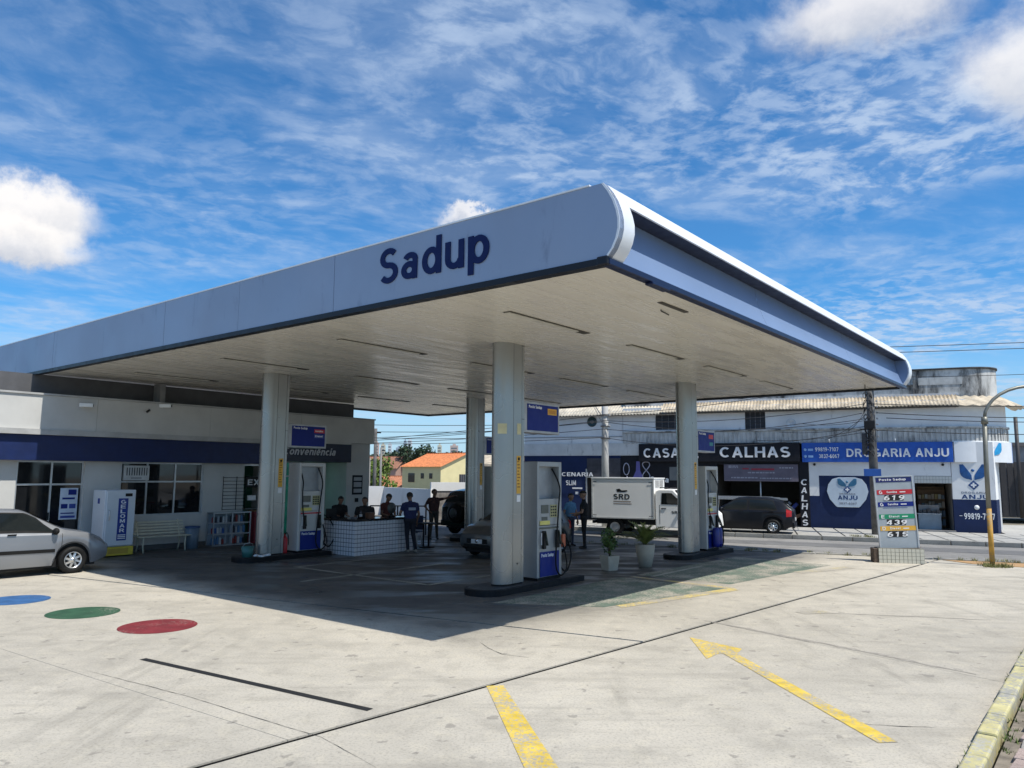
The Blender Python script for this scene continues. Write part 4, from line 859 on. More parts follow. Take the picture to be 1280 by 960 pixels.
for i in range(30):                                       # stiff arching fronds, each with its leaflets
    a = i * 2.399 + rn.uniform(-.2, .2); el = rn.uniform(.65, 1.5); ln = rn.uniform(.55, .74) * (1 - .1 * (el > 1.1)); pts = []
    for k in range(7):
        s_ = k / 6 * ln; e = el - .45 * (k / 6) ** 1.6; pts.append(Vector((0, 0, .53)) + Vector((cos(a) * cos(e), sin(a) * cos(e), sin(e))) * s_)
    mb = MB().tube(pts, [.009 * (1 - k / 8) for k in range(7)], 5)
    for k in range(1, 7):
        for hh in (0, .5):
            if k == 6 and hh: break
            p = pts[k] if not hh else pts[k].lerp(pts[k + 1], .5); d = (pts[min(k + 1, 6)] - pts[k - 1]).normalized(); side = d.cross(Vector((0, 0, 1))).normalized()
            for sg in (-1, 1):
                L_ = .20 * (1 - .55 * k / 6); tip = p + side * sg * L_ * .75 + d * L_ * .8 + Vector((0, 0, .02)); mb.add([p - d * .030, p + d * .030, tip], [(0, 1, 2)])
    mb.build('frond', palm_g, p2, recalc=False)
for i in range(5): MB().tube([(0, 0, .5), (.08 * cos(i * 1.3), .08 * sin(i * 1.3), .56), (.16 * cos(i * 1.3), .16 * sin(i * 1.3), .46)], .008, 5).build('dry_frond', mat('dry_brown', (.22, .15, .08), .8), p2)

# ------------------------------------------------------------------ cars
def lerp_tab(tab, x):
    if x <= tab[0][0]: return tab[0][1]
    for (a, va), (b, vb) in zip(tab, tab[1:]):
        if x <= b: t = (x - a) / (b - a); return va + (vb - va) * t
    return tab[-1][1]
def smooth_tab(tab, x, w=.06): return sum(lerp_tab(tab, x + w * k) for k in (-1, -.5, 0, .5, 1)) / 5
def car(name, label, loc, rotz, L, W, top, belt, wheels, Rw, paint, floor=.22, glass=None, pillars=(), windshield=None, rearglass=None, detail=(), cat='car', group=None, dark_trim=False, spare=False, plate='', moulding=False):
    """x forward, y left.  top/belt are tables of height along x (rear to front)"""
    t = thing(name, label, cat, loc, rotz, group)
    x0, x1 = -L / 2, L / 2; glass = glass or glass_car
    def hw(x): 
        q = abs(x) / (L / 2); return W / 2 * (1 - .17 * q ** 5)
    def zb(x):
        z = floor + .10 * max(0, abs(x) / (L / 2) - .85) / .15
        for wx in wheels:
            d = abs(x - wx); rr = Rw + .075
            if d < rr: z = max(z, Rw + sqrt(rr * rr - d * d) - .0)
        return z
    def sect(x):
        T = smooth_tab(top, x, .05); B = min(smooth_tab(belt, x, .03), T - .05); z0 = zb(x); w = hw(x); h = max(0, T - B)
        z0 = min(z0, B - .06); wr = w * .97 - .42 * min(h, .6) if h > .08 else w * .93
        mid = z0 + (B - z0) * .5
        return [(w * .93, z0), (w * .985, z0 + (B - z0) * .18), (w, mid), (w * .985, B - .03), (w * .96, B), (w * .96 - (w * .96 - wr) * .5, B + (T - B) * .52), (wr, T - .045 * min(1, h / .3 + .3)), (wr * .86, T - .012), (wr * .45, T + .006), (0, T + .012)]
    xs = set([x0 + L * i / 64 for i in range(65)])
    for wx in wheels:
        for k in range(13): xs.add(wx + (Rw + .075) * cos(pi * k / 12) * .999)
    xs = sorted(x for x in xs if x0 <= x <= x1); rows = []
    for x in xs:
        s_ = sect(x); rows.append([(x, y, z) for y, z in s_] + [(x, -y, z) for y, z in s_[::-1][1:]])
    # rounded ends: push the middle of the end sections outwards a little
    mb = MB(); n = len(rows[0]); vs = [p for r in rows for p in r]; fs = []
    for i in range(len(rows) - 1):
        for k in range(n - 1): fs.append([i * n + k, i * n + k + 1, (i + 1) * n + k + 1, (i + 1) * n + k])
    for i, sg in ((0, -1), (len(rows) - 1, 1)):            # end caps as a bulged second ring
        r = rows[i]; cz = sum(p[2] for p in r) / n; o = len(vs); vs += [(p[0] + sg * .05, p[1] * .86, cz + (p[2] - cz) * .80) for p in r]
        for k in range(n - 1): fs.append([i * n + k, i * n + k + 1, o + k + 1, o + k])
        fs.append([o + k for k in range(n)]); fs.append([i * n, o, o + n - 1, i * n + n - 1])
    mb.add(vs, fs, 0, True); b = mb.build('body', paint, t); b.data.set_sharp_from_angle(angle=.55)
    MB().box(x0 + .25, x1 - .25, -W / 2 + .16, W / 2 - .16, floor - .05, floor + .45).build('underbody', black_p, t)
    def P(x, k, sgn, off=.005):                           # point on the flank / roof at fractional index k
        s_ = sect(x); i = min(int(k), len(s_) - 2); f = k - i; y = s_[i][0] * (1 - f) + s_[i + 1][0] * f; z = s_[i][1] * (1 - f) + s_[i + 1][1] * f
        ny, nz = s_[i + 1][1] - s_[i][1], -(s_[i + 1][0] - s_[i][0]); l = hypot(ny, nz) or 1; return (x, sgn * (y + ny / l * off), z + nz / l * off)
    def patch(name, m, xa, xb, ka, kb, sgn, nx=10, nk=3, off=.006, par=t, slant=(0, 0)):
        vs = []; 
        for i in range(nx + 1):
            for j in range(nk + 1):
                k = ka + (kb - ka) * j / nk; f = j / nk; xx = (xa + slant[0] * f) + ((xb + slant[1] * f) - (xa + slant[0] * f)) * i / nx; vs.append(P(xx, k, sgn, off))
        return MB().add(vs, [[i * (nk + 1) + j, i * (nk + 1) + j + 1, (i + 1) * (nk + 1) + j + 1, (i + 1) * (nk + 1) + j] for i in range(nx) for j in range(nk)], 0, True).build(name, m, par)
    for sgn in (-1, 1):
        for (a, c, sa, sc) in pillars:
            w = patch('side_window', rubber, a - .03, c + .03, 4.1, 5.95, sgn, 12, 3, .004, slant=(sa, sc)); patch('pane', glass, a, c, 4.3, 5.8, sgn, 12, 3, .008, w, slant=(sa, sc))
        m_ = MB().ball((0, 0, 0), .09, 6, sc=(.7, 1.1, .8)).build('mirror', rubber if dark_trim else paint, t); mx = pillars[-1][1] - .05 if pillars else 0; q = P(mx, 4.2, sgn, .09); m_.location = q
        for hx in ([pillars[-1][0] + .12, pillars[0][0] + .1] if len(pillars) > 1 else []):
            q = P(hx, 3.0, sgn, .012); bx('door_handle', rubber, t, q[0], q[0] + .17, min(q[1], q[1] + sgn * .02), max(q[1], q[1] + sgn * .02), q[2], q[2] + .03, .006)
        for dx in ([pillars[0][0] - .02, pillars[-1][0] - .03, pillars[-1][1] + .1] if pillars else []):
            patch('door_seam', rubber, dx, dx + .010, .3, 4.0, sgn, 1, 10, .0025)
        if moulding: patch('side_moulding', rubber, wheels[0] + Rw + .1, wheels[1] - Rw - .1, 1.75, 2.05, sgn, 12, 1, .014)
        patch('headlight', mat('headlight_glass', (.30, .32, .34), .06, .5), x1 - .34, x1 - .06, 2.9, 3.7, sgn, 6, 3, .006)
        patch('tail_light', mat('tail_light_red', (.40, .02, .02), .15), x0 + .02, x0 + .22, 2.4, 4.6, sgn, 5, 5, .006)
    if windshield: 
        for nm, (a, c) in (('windscreen', windshield), ('rear_window', rearglass)):
            if not a and not c: continue
            vs = []; N_ = 8
            for i in range(N_ + 1):
                x = a + (c - a) * i / N_; s_ = sect(x); T = s_[-1][1]; wr = s_[6][0] * .9
                for j in range(7): y = wr * (j / 3 - 1); vs.append((x, y, T - .012 * abs(j / 3 - 1) ** 2 * 1.5 + .008))
            MB().add(vs, [[i * 7 + j, i * 7 + j + 1, (i + 1) * 7 + j + 1, (i + 1) * 7 + j] for i in range(N_) for j in range(6)], 0, True).build(nm, glass, t)
    # front and rear details
    zt1 = sect(x1)[4][1]; xe = x1 + .052; xr = x0 - .052
    bx('grille', rubber, t, xe - .02, xe + .01, -W * .23, W * .23, zt1 - .20, zt1 - .07, .01); MB().lathe([(.001, 0), (.055, 0), (.055, .012), (.001, .012)], (0, 0, 0), 16, axis='z').build('badge', chrome, t).matrix_local = Matrix.Translation((xe + .01, 0, zt1 - .13)) @ Matrix.Rotation(R(90), 4, 'Y')
    bx('lower_grille', rubber, t, xe - .04, xe + .004, -W * .30, W * .30, floor + .10, floor + .2, .01)
    bx('number_plate', mat('plate_grey', (.6, .6, .6), .5), t, xe - .01, xe + .016, -.2, .2, floor + .22, floor + .34)
    bx('bumper', paint, t, xr - .03, xr + .05, -W * .40, W * .40, floor + .04, floor + .26, .03)
    bx('number_plate', mat('plate_grey', (.6, .6, .6), .5), t, xr - .035, xr - .01, -.2, .2, floor + (.32 if not spare else .28), floor + (.44 if not spare else .40))
    if spare:
        sp_ = MB().lathe([(.001, -.10), (.26, -.10), (.345, -.06), (.36, 0), (.345, .06), (.26, .10), (.001, .10)], n=28).build('spare_wheel', rubber, t); sp_.matrix_local = Matrix.Translation((xr - .11, -.12, .82)) @ Matrix.Rotation(R(90), 4, 'Y')
        MB().lathe([(.001, -.13), (.14, -.13), (.19, -.105), (.001, -.10)], n=24).build('spare_cover', mat('cover_grey', (.12, .12, .13), .3, .6), sp_)
    # wheels
    rim_m = mat('rim_silver', (.62, .63, .64), .3, .8)
    for wx in wheels:
        for sgn in (-1, 1):
            w = thing('wheel', None, None); w.parent = t; w.location = (wx, sgn * (W / 2 - .10), Rw); w.rotation_euler = (0, 0, 0 if sgn > 0 else pi)
            MB().lathe([(Rw * .62, -.09), (Rw * .90, -.095), (Rw, -.06), (Rw, .06), (Rw * .92, .092), (Rw * .66, .095), (Rw * .62, .07)], n=36, axis='y').build('tyre', rubber, w)
            rm = MB().lathe([(Rw * .63, -.07), (Rw * .63, .085), (Rw * .57, .088), (Rw * .55, .03)], n=32, axis='y')
            for k in range(8):
                a = k * pi / 4; c_, s_ = cos(a), sin(a); M = Matrix.Rotation(-a, 4, 'Y')
                rm.add([M @ Vector(p) for p in ((.04, .075, -.028), (Rw * .58, .065, -.02 + .05), (Rw * .58, .065, .024 + .05), (.04, .08, .028), (.04, .03, -.028), (Rw * .58, .03, -.02 + .05), (Rw * .58, .03, .024 + .05), (.04, .03, .028))], [(0, 1, 2, 3), (0, 4, 5, 1), (3, 2, 6, 7), (1, 5, 6, 2)])
            rm.lathe([(.001, .085), (.05, .082), (.06, .03)], n=16, axis='y'); rm.build('rim', rim_m, w)
            MB().lathe([(.001, .0), (Rw * .6, .0)], n=24, axis='y').build('brake_disc', mat('brake_dark', (.03, .03, .03), .5, .5), w)
    return t
car_silver = mat('car_paint_silver', (.27, .285, .31), .33, .5, .02, 1., coat=.5)
car_dark = mat('car_paint_black', (.007, .008, .009), .25, .0, .05, 1., spec=.3, coat=.4)
car_grey = mat('car_paint_grey', (.085, .09, .092), .3, .4, .02, 1., coat=.4)
car_navy = mat('car_paint_charcoal', (.005, .006, .010), .3, .0, .03, 1., spec=.3, coat=.2)
sedan_top = [(-2.06, .98), (-1.3, 1.02), (-.72, 1.36), (-.2, 1.42), (.25, 1.40), (1.02, .98), (1.60, .87), (1.82, .76), (1.98, .60)]
sedan_belt = [(-2.06, .93), (-1., .93), (1.0, .88), (1.6, .80), (2.02, .60)]
car('silver_sedan', 'silver sedan half in the sun in front of the shop, facing the freezer', S(-5.74, 9.50), BET, 3.96, 1.66, sedan_top, sedan_belt, (-1.28, 1.22), .29, car_silver, .20,
    pillars=[(-1.05, -.32, .22, 0), (-.22, .86, 0, -.42)], windshield=(.42, .98), rearglass=(-1.22, -.78), dark_trim=True, moulding=True)
hatch_top = [(-1.98, .92), (-1.9, 1.0), (-1.62, 1.30), (-1.0, 1.44), (-.2, 1.46), (.2, 1.42), (.95, 1.0), (1.65, .88), (1.95, .70)]
hatch_belt = [(-1.98, .90), (.9, .92), (1.5, .82), (1.95, .62)]
car('grey_hatchback', 'grey hatchback being fuelled, parked behind the nearest pump', S(5.42, 4.02), BET + pi, 3.95, 1.66, hatch_top, hatch_belt, (-1.25, 1.2), .29, car_grey, .20,
    pillars=[(-1.35, -.32, .15, 0), (-.22, .80, 0, -.40)], windshield=(.36, .92), rearglass=(-1.86, -1.60)).scale = (.88, .94, .94)
car('charcoal_hatchback', 'charcoal hatchback parked on the pavement in front of the black shop', FA(-3.78, -3.98, .125), FANG + pi, 3.85, 1.64, hatch_top, hatch_belt, (-1.2, 1.2), .29, car_navy, .20,
    pillars=[(-1.35, -.32, .15, 0), (-.22, .80, 0, -.40)], windshield=(.36, .92), rearglass=(-1.86, -1.60)).scale = (.93, .94, .90)
suv_top = [(-2.05, 1.05), (-2.0, 1.3), (-1.85, 1.60), (-1.2, 1.68), (.2, 1.66), (.95, 1.12), (1.8, 1.02), (2.05, .80)]
suv_belt = [(-2.05, 1.02), (.9, 1.04), (1.6, .98), (2.05, .74)]
car('black_suv', 'black off-roader with its spare wheel on the tailgate behind the rear column', S(10.75, 9.45), BET, 4.15, 1.72, suv_top, suv_belt, (-1.28, 1.25), .34, car_dark, .30,
    pillars=[(-1.75, -.95, .1, 0), (-.85, -.05, 0, 0), (.05, .85, 0, -.38)], windshield=(.32, .92), rearglass=(-2.02, -1.90), spare=True)

# small box truck on the street
TR = R(-24)
tk = thing('box_truck', 'small white box truck passing on the street behind the potted plants', 'truck', (5.78, 28.66, 0), TR); tk.scale = (1.1, 1.05, 1.03)
tw = mat('truck_white', (.86, .86, .84), .45, 0, .03, 1.)
bx('cargo_box', tw, tk, -2.35, -.20, -.85, .85, .60, 2.03, .012)
fm = MB()
for z in (.60, 2.0): fm.box(-2.36, -.19, -.862, -.8505, z, z + .045)
for x in (-2.36, -.235): fm.box(x, x + .045, -.864, -.8505, .645, 2.0)
fm.build('box_frame', mat('truck_frame_grey', (.55, .55, .53), .4, .3), tk); bx('roof_edge', tw, tk, -2.38, -.18, -.87, .87, 2.032, 2.07)
for x in (-2.31, -.36): 
    for z in (.70, 1.9): bx('hinge', black_p, tk, x, x + .13, -.872, -.8645, z, z + .02)
text('SRD', 'lettering', black_p, tk, (-1.58, -.8515, 1.28), .56, .20, (R(90), 0, 0), .003, .02)
for i in range(2): bx('small_print', mat('print_brown', (.25, .17, .12), .6), tk, -1.58, -.98 + i * .03, -.854, -.851, 1.20 - i * .08, 1.225 - i * .08)
MB().prism([(-.02, 0), (.24, .0), (.34, .04), (.30, .07), (.12, .06), (.05, .12), (-.06, .10)], -.8545, -.851, axis='y').build('car_emblem', black_p, tk, (-1.42, 0, 1.55))
bx('chassis', black_p, tk, -2.3, 1.4, -.45, .45, .38, .60); bx('rear_guard', black_p, tk, -2.38, -2.3, -.7, .7, .40, .50)
cab_prof = [(x - .52 - (.12 if x > 1.4 else 0), z) for x, z in [(.36, .34), (.36, 1.60), (.50, 1.66), (.95, 1.66), (1.55, 1.12), (2.22, .98), (2.42, .80), (2.46, .36), (2.2, .32), (2.12, .62), (1.92, .68), (1.74, .62), (1.64, .32)]]
MB().prism(cab_prof, -.80, .80, axis='y').build('cab', tw, tk, bevel=.03)
for sg in (-1, 1):
    w = MB().prism([(.04, 1.14), (.06, 1.54), (.38, 1.54), (.80, 1.14)], min(sg * .803, sg * .808), max(sg * .803, sg * .808), axis='y').build('side_window', rubber, tk)
    MB().prism([(.08, 1.17), (.10, 1.51), (.36, 1.51), (.72, 1.17)], min(sg * .8085, sg * .812), max(sg * .8085, sg * .812), axis='y').build('pane', glass_car, w)
    for x in (-.02, .92): bx('door_seam', rubber, tk, x, x + .012, min(sg * .801, sg * .805), max(sg * .801, sg * .805), .45, 1.12)
    MB().ball((.80, sg * .9, 1.18), .09, 6, sc=(.6, .8, 1)).build('mirror', black_p, tk)
    bx('door_handle', black_p, tk, .04, .20, min(sg * .80, sg * .82), max(sg * .80, sg * .82), .98, 1.01)
MB().add([(.47, -.68, 1.645), (.47, .68, 1.645), (.88, .72, 1.168), (.88, -.72, 1.168)], [(0, 1, 2, 3)]).build('windscreen', glass_car, tk)
text('SRD', 'lettering', black_p, tk, (.38, -.8015, .82), .30, .10, (R(90), 0, 0), .003, .02)
for i in range(2): bx('front_vent', mat('truck_frame_grey', (.55, .55, .53), .4, .3), tk, -.199, -.19, -.6 + i * .65, -.05 + i * .65, 1.72, 1.98)
bx('roof_rack', black_p, tk, .25, .30, -.6, .6, 1.70, 1.73); bx('roof_rack', black_p, tk, -.05, .0, -.6, .6, 1.70, 1.73)
for wx in (-1.55, 1.29):
    for sg in (-1, 1):
        w = thing('wheel', None, None); w.parent = tk; w.location = (wx, sg * .72, .30); w.rotation_euler = (0, 0, 0 if sg > 0 else pi)
        MB().lathe([(.17, -.09), (.27, -.095), (.30, -.06), (.30, .06), (.275, .092), (.18, .095), (.17, .07)], n=28, axis='y').build('tyre', rubber, w)
        MB().lathe([(.001, .06), (.06, .07), (.08, .045), (.16, .05), (.18, .09)], n=24, axis='y').build('rim', mat('rim_white', (.5, .5, .5), .4, .2), w)

# ------------------------------------------------------------------ people
skin_m = [mat('skin_brown', (.20, .105, .065), .55, 0, .08, 12.), mat('skin_tan', (.33, .19, .13), .55, 0, .08, 12.)]
hair_m = mat('hair_black', (.012, .010, .009), .6, 0, .3, 30.)
def person(label, loc, rotz, H, shirt, trousers, skin, arms, legs=None, lean=0., headturn=0., nod=0., hair='short', shoes=(.02, .02, .02), sleeve=.5, build=1., group=None, extra=None):
    """local frame: faces +Y, x to the right.  arms = two lists of (shoulder, elbow, wrist, finger direction) offsets in metres for a 1.72 m body"""
    t = thing('person', label, 'person', loc, rotz, group); k = H / 1.72
    sh = mat('cloth_%.3f_%.3f_%.3f' % shirt, shirt, .85, 0, .12, 10., .2, 80); tr = mat('cloth_%.3f_%.3f_%.3f' % trousers, trousers, .85, 0, .12, 10., .2, 80); so = mat('shoe_%.2f_%.2f_%.2f' % shoes, shoes, .6)
    caps = []                                              # (p0, r0, p1, r1, tag)  0 skin 1 shirt 2 trousers 3 shoes
    hip = Vector((0, 0, .93)); ly = lean
    def T(p): p = Vector(p); h = max(0, p.z - .93); return Vector((p.x, p.y + h * ly, p.z - h * ly * ly * .4))
    def C(p0, r0, p1, r1, tg): caps.append((Vector(p0), r0, Vector(p1), r1, tg))
    b = build
    C((-.07 * b, 0, .93), .115 * b, (.07 * b, 0, .93), .115 * b, 2); C((-.06, .0, 1.02), .115 * b, (.06, .0, 1.02), .115 * b, 1)
    C(T((-.07, .0, 1.10)), .115 * b, T((-.09, .0, 1.28)), .118 * b, 1); C(T((.07, .0, 1.10)), .115 * b, T((.09, .0, 1.28)), .118 * b, 1); C(T((0, 0, 1.05)), .125 * b, T((0, 0, 1.28)), .125 * b, 1)
    C(T((-.13, 0, 1.38)), .072 * b, T((.13, 0, 1.38)), .072 * b, 1); C(T((0, 0, 1.36)), .085, T((0, .005, 1.45)), .062, 1); C(T((0, .0, 1.44)), .056, T((0, .018, 1.54)), .053, 0)
    hc = T((0, .03 + nod * .08, 1.62 - abs(nod) * .03))
    Rh = Matrix.Translation(hc) @ Matrix.Rotation(headturn, 4, 'Z') @ Matrix.Rotation(-nod, 4, 'X')
    def Hh(x, y, z): return Rh @ Vector((x, y, z))
    C(Hh(0, -.018, .025), .092, Hh(0, .012, .028), .088, 0); C(Hh(0, .03, -.03), .066, Hh(0, .045, -.065), .045, 0); C(Hh(0, .095, .0), .010, Hh(0, .108, -.022), .014, 0)
    for s_ in (-1, 1): C(Hh(s_ * .088, -.005, .01), .014, Hh(s_ * .09, -.008, -.015), .011, 0)
    C(Hh(-.02, .088, -.048), .009, Hh(.02, .088, -.048), .009, 0)
    legs = legs or [((-.09, .0, .50), (-.10, -.02, .085)), ((.09, .0, .50), (.10, -.02, .085))]
    for s_, (kn, an) in zip((-1, 1), legs):
        C((s_ * .085, 0, .88), .093 * b, kn, .062, 2); C(kn, .060, an, .045, 2); a = Vector(an); C(a + Vector((0, -.03, -.035)), .04, a + Vector((0, .15, -.055)), .030, 3)
    for s_, (el, wr, fd) in zip((-1, 1), arms):
        shp = T((s_ * .185 * b, 0, 1.375)); el = T(el); wr = T(wr); C(shp, .058 * b, shp.lerp(el, sleeve), .052 * b, 1); C(shp.lerp(el, sleeve), .046, el, .040, 0 if sleeve < .95 else 1); C(el, .040, wr, .028, 0)
        f = Vector(fd).normalized(); sd = f.cross(Vector((0, 0, 1))) if abs(f.z) < .9 else Vector((0, 1, 0)).cross(f).cross(f).normalized() * -1
        if sd.length < .1: sd = Vector((1, 0, 0))
        sd.normalize(); nn = f.cross(sd).normalized(); pc = wr + f * .05
        C(wr, .026, wr + f * .03, .030, 0)
        for q in (-1, 0, 1): C(wr + f * .03 + sd * q * .022, .018, wr + f * .085 + sd * q * .026, .017, 0)
        for q, ln in zip((-1.5, -.5, .5, 1.5), (.068, .082, .078, .058)):
            p = wr + f * .09 + sd * q * .022; m_ = p + f * ln * .55 + nn * .006 + sd * q * .003; C(p, .0115, m_, .0105, 0); C(m_, .0105, m_ + (f * .75 + nn * .5).normalized() * ln * .5, .009, 0)
        p = wr + f * .035 - sd * .03; C(p, .014, p - sd * .03 + f * .03 + nn * .012, .012, 0); C(p - sd * .03 + f * .03 + nn * .012, .012, p - sd * .034 + f * .062 + nn * .02, .010, 0)
    mb = MB()
    for (p0, r0, p1, r1, tg) in caps:
        nseg = 10
        d = (p1 - p0); 
        if d.length > 1e-4: mb.cone(p0, p1, r0, r1, nseg * 2)
        mb.ball(p0, r0, nseg); mb.ball(p1, r1, nseg)
    o = mb.build('body', skin, t, recalc=False)
    md = o.modifiers.new('r', 'REMESH'); md.mode = 'VOXEL'; md.voxel_size = .0105; md.use_smooth_shade = True
    m2 = o.modifiers.new('s', 'SMOOTH'); m2.factor = .5; m2.iterations = 3
    dg = bpy.context.evaluated_depsgraph_get(); me = bpy.data.meshes.new_from_object(o.evaluated_get(dg)); old = o.data; o.modifiers.clear(); o.data = me; bpy.data.meshes.remove(old)
    me.materials.clear()
    for m in (skin, sh, tr, so): me.materials.append(m)
    segs = [(p0, p1 - p0, (p1 - p0).length_squared, r0, r1, tg) for p0, r0, p1, r1, tg in caps]
    idx = []
    for p in me.polygons:
        c = p.center; best = 9; bt = 0
        for p0, d, l2, r0, r1, tg in segs:
            u_ = 0 if l2 < 1e-9 else max(0, min(1, (c - p0).dot(d) / l2)); q = (c - p0 - d * u_).length - (r0 + (r1 - r0) * u_) - (.004 if tg else 0)
            if q < best: best = q; bt = tg
        idx.append(bt)
    me.polygons.foreach_set('material_index', idx); o.scale = (k, k, k)
    # hair or cap, eyes
    hm = MB(); rows = 9; cols = 18; vs = []; rr = .104 if hair != 'cap' else .107
    for i in range(rows + 1):
        for j in range(cols):
            a = 2 * pi * j / cols; front = sin(a); lim = (1.15 if front > .3 else 2.05 if front < -.1 else 1.6) if hair == 'short' else 1.35
            th = lim * i / rows; jit = 1 + (.02 * sin(j * 7.3 + i * 3.1) if hair == 'short' else 0)
            vs.append(Hh(rr * sin(th) * cos(a) * .93 * jit, -.006 + rr * sin(th) * sin(a) * 1.06 * jit, .025 + rr * cos(th) * jit))
    hm.add(vs, [[i * cols + j, i * cols + (j + 1) % cols, (i + 1) * cols + (j + 1) % cols, (i + 1) * cols + j] for i in range(rows) for j in range(cols)], 0, True)
    if hair == 'cap': hm.add([Hh(-.07, .08, .055), Hh(.07, .08, .055), Hh(.055, .17, .035), Hh(-.055, .17, .035), Hh(-.07, .08, .045), Hh(.07, .08, .045), Hh(.055, .17, .027), Hh(-.055, .17, .027)], [(0, 1, 2, 3), (4, 5, 6, 7), (2, 3, 7, 6)])
    h_ = hm.build('cap' if hair == 'cap' else 'hair', mat('cap_black', (.012, .012, .014), .8) if hair == 'cap' else hair_m, t); h_.scale = (k, k, k)
    for s_ in (-1, 1):
        e = MB().ball(Hh(s_ * .033, .082, .012), .011, 6).build('eye', mat('eye_dark', (.04, .03, .025), .2), t); e.scale = (k, k, k)
    if extra: extra(t, k)
    return t
relaxed = [((-.27, -.02, 1.09), (-.27, .06, .86), (0, .15, -1)), ((.27, -.02, 1.09), (.27, .06, .86), (0, .15, -1))]
def face(dx, dy): return atan2(-dx, dy)                    # rotation so that local +Y looks along (dx, dy)
uni = (.012, .018, .075)
def tie_back(t, k):
    o = bx('back_print', mat('print_pale', (.30, .33, .40), .7), t, -.11 * k, .11 * k, -.142 * k, -.136 * k, 1.22 * k, 1.30 * k)
person('attendant in navy uniform and pale boots leaning on the end of the tiled counter', S(3.55, 6.48), face(-.55, 1), 1.68, uni, (.010, .011, .020), skin_m[0],
       [((-.30, .04, 1.12), (-.20, .27, 1.06), (.2, 1, 0)), ((.27, .0, 1.10), (.25, .12, .88), (0, .3, -1))], legs=[((-.08, .03, .50), (-.06, -.02, .085)), ((.10, .0, .50), (.16, -.06, .085))], lean=.05, nod=.25, shoes=(.30, .28, .24), extra=tie_back, build=1.08)
person('attendant in dark clothes with one hand on the roof of the black off-roader', S(7.10, 9.02), face(.35, -.9), 1.68, (.055, .022, .020), (.05, .045, .035), skin_m[0],
       [((-.44, .0, 1.42), (-.69, .0, 1.50), (-1, 0, .1)), ((.30, -.10, 1.14), (.22, .06, 1.00), (-.5, .4, -.3))], legs=[((-.10, .02, .50), (-.13, -.02, .085)), ((.10, .04, .50), (.13, .0, .085))], headturn=.6)
person('attendant in black with a cap standing by the rear of the grey hatchback', S(7.92, 3.42), face(-.9, .1), 1.72, (.012, .012, .014), (.014, .014, .016), skin_m[1],
       [((-.26, .06, 1.10), (-.20, .28, 1.05), (.2, 1, .1)), ((.27, .02, 1.08), (.24, .24, .98), (-.1, 1, 0))], hair='cap', sleeve=.55, headturn=.1, build=1.05)
person('person in a light blue shirt behind the attendant in black', S(8.25, 4.15), face(.6, -.8), 1.62, (.12, .28, .48), (.05, .06, .10), skin_m[1], relaxed, build=.95)
person('seated customer in black in the middle behind the tiled counter', S(2.95, 7.75, -.08), face(-.1, -1), 1.60, (.010, .010, .011), (.02, .02, .025), skin_m[0],
       [((-.30, .02, 1.10), (-.16, .24, 1.06), (.4, 1, 0)), ((.30, .02, 1.10), (.16, .24, 1.06), (-.4, 1, 0))], build=1.25)
person('person in a dark red shirt looking down behind the tiled counter', S(3.75, 7.70), face(.75, -.8), 1.62, (.085, .020, .018), (.02, .02, .025), skin_m[0],
       [((-.25, .08, 1.10), (-.12, .27, 1.05), (.3, 1, 0)), ((.25, .08, 1.10), (.12, .27, 1.05), (-.3, 1, 0))], nod=.5, lean=.05)
person('person in black bending over the counter next to the white fuel pump', S(2.75, 8.7), face(.5, -.8), 1.55, (.010, .010, .011), (.02, .02, .025), skin_m[0],
       [((-.24, .10, 1.10), (-.16, .34, 1.10), (0, 1, 0)), ((.24, .10, 1.10), (.16, .34, 1.10), (0, 1, 0))], lean=.22, nod=.3, build=1.1)
# ------------------------------------------------------------------ block across the street
blk = thing('corner_building', 'long white two-storey corner building with rusty tiled eave across the street', 'building', FA(0, 0), FANG)
old_white = mat('old_white_wall', (.76, .76, .75), .8, 0, .06, 1.1, .2, 30, dirt=(.17, .17, .165), dv=.03, ds=1.3)
mildew = mat('mildewed_wall', (.56, .555, .53), .85, 0, .12, 2., .3, 30, dirt=(.03, .03, .03), dv=.20, ds=1.4)
mild2 = mat('grimy_frieze', (.50, .50, .48), .85, 0, .15, 2.5, .3, 30, dirt=(.05, .05, .05), dv=.12, ds=1.5)
blackp = mat('black_wall_paint', (.008, .009, .014), .6, 0, .2, 2., spec=.3)
navyw = mat('navy_wall_paint', (.008, .020, .075), .6, 0, .15, 1.5, spec=.3, dirt=(.02, .035, .09), dv=.05)
def kb(name, m, s0, s1, n0, n1, z0, z1, bev=0, par=blk): return bx(name, m, par, s0, s1, n0, n1, z0, z1, bev)
XC, RC = 3.75, 2.15                                       # start and radius of the rounded corner
def arc_pts(off, a1=110, n=12): return [(XC + (RC + off) * sin(R(a1) * i / n), RC - (RC + off) * cos(R(a1) * i / n)) for i in range(n + 1)]
def curved(name, m, off, th, z0, z1, s0, a1=110, par=blk, smooth=True):
    o_ = [(s0, -off)] + arc_pts(off, a1); i_ = [(s0, -off + th)] + arc_pts(off - th, a1)
    ob = MB().prism(o_ + i_[::-1], z0, z1, smooth=smooth).build(name, m, par); ob.data.set_sharp_from_angle(angle=.6); return ob
WEST = -14.6
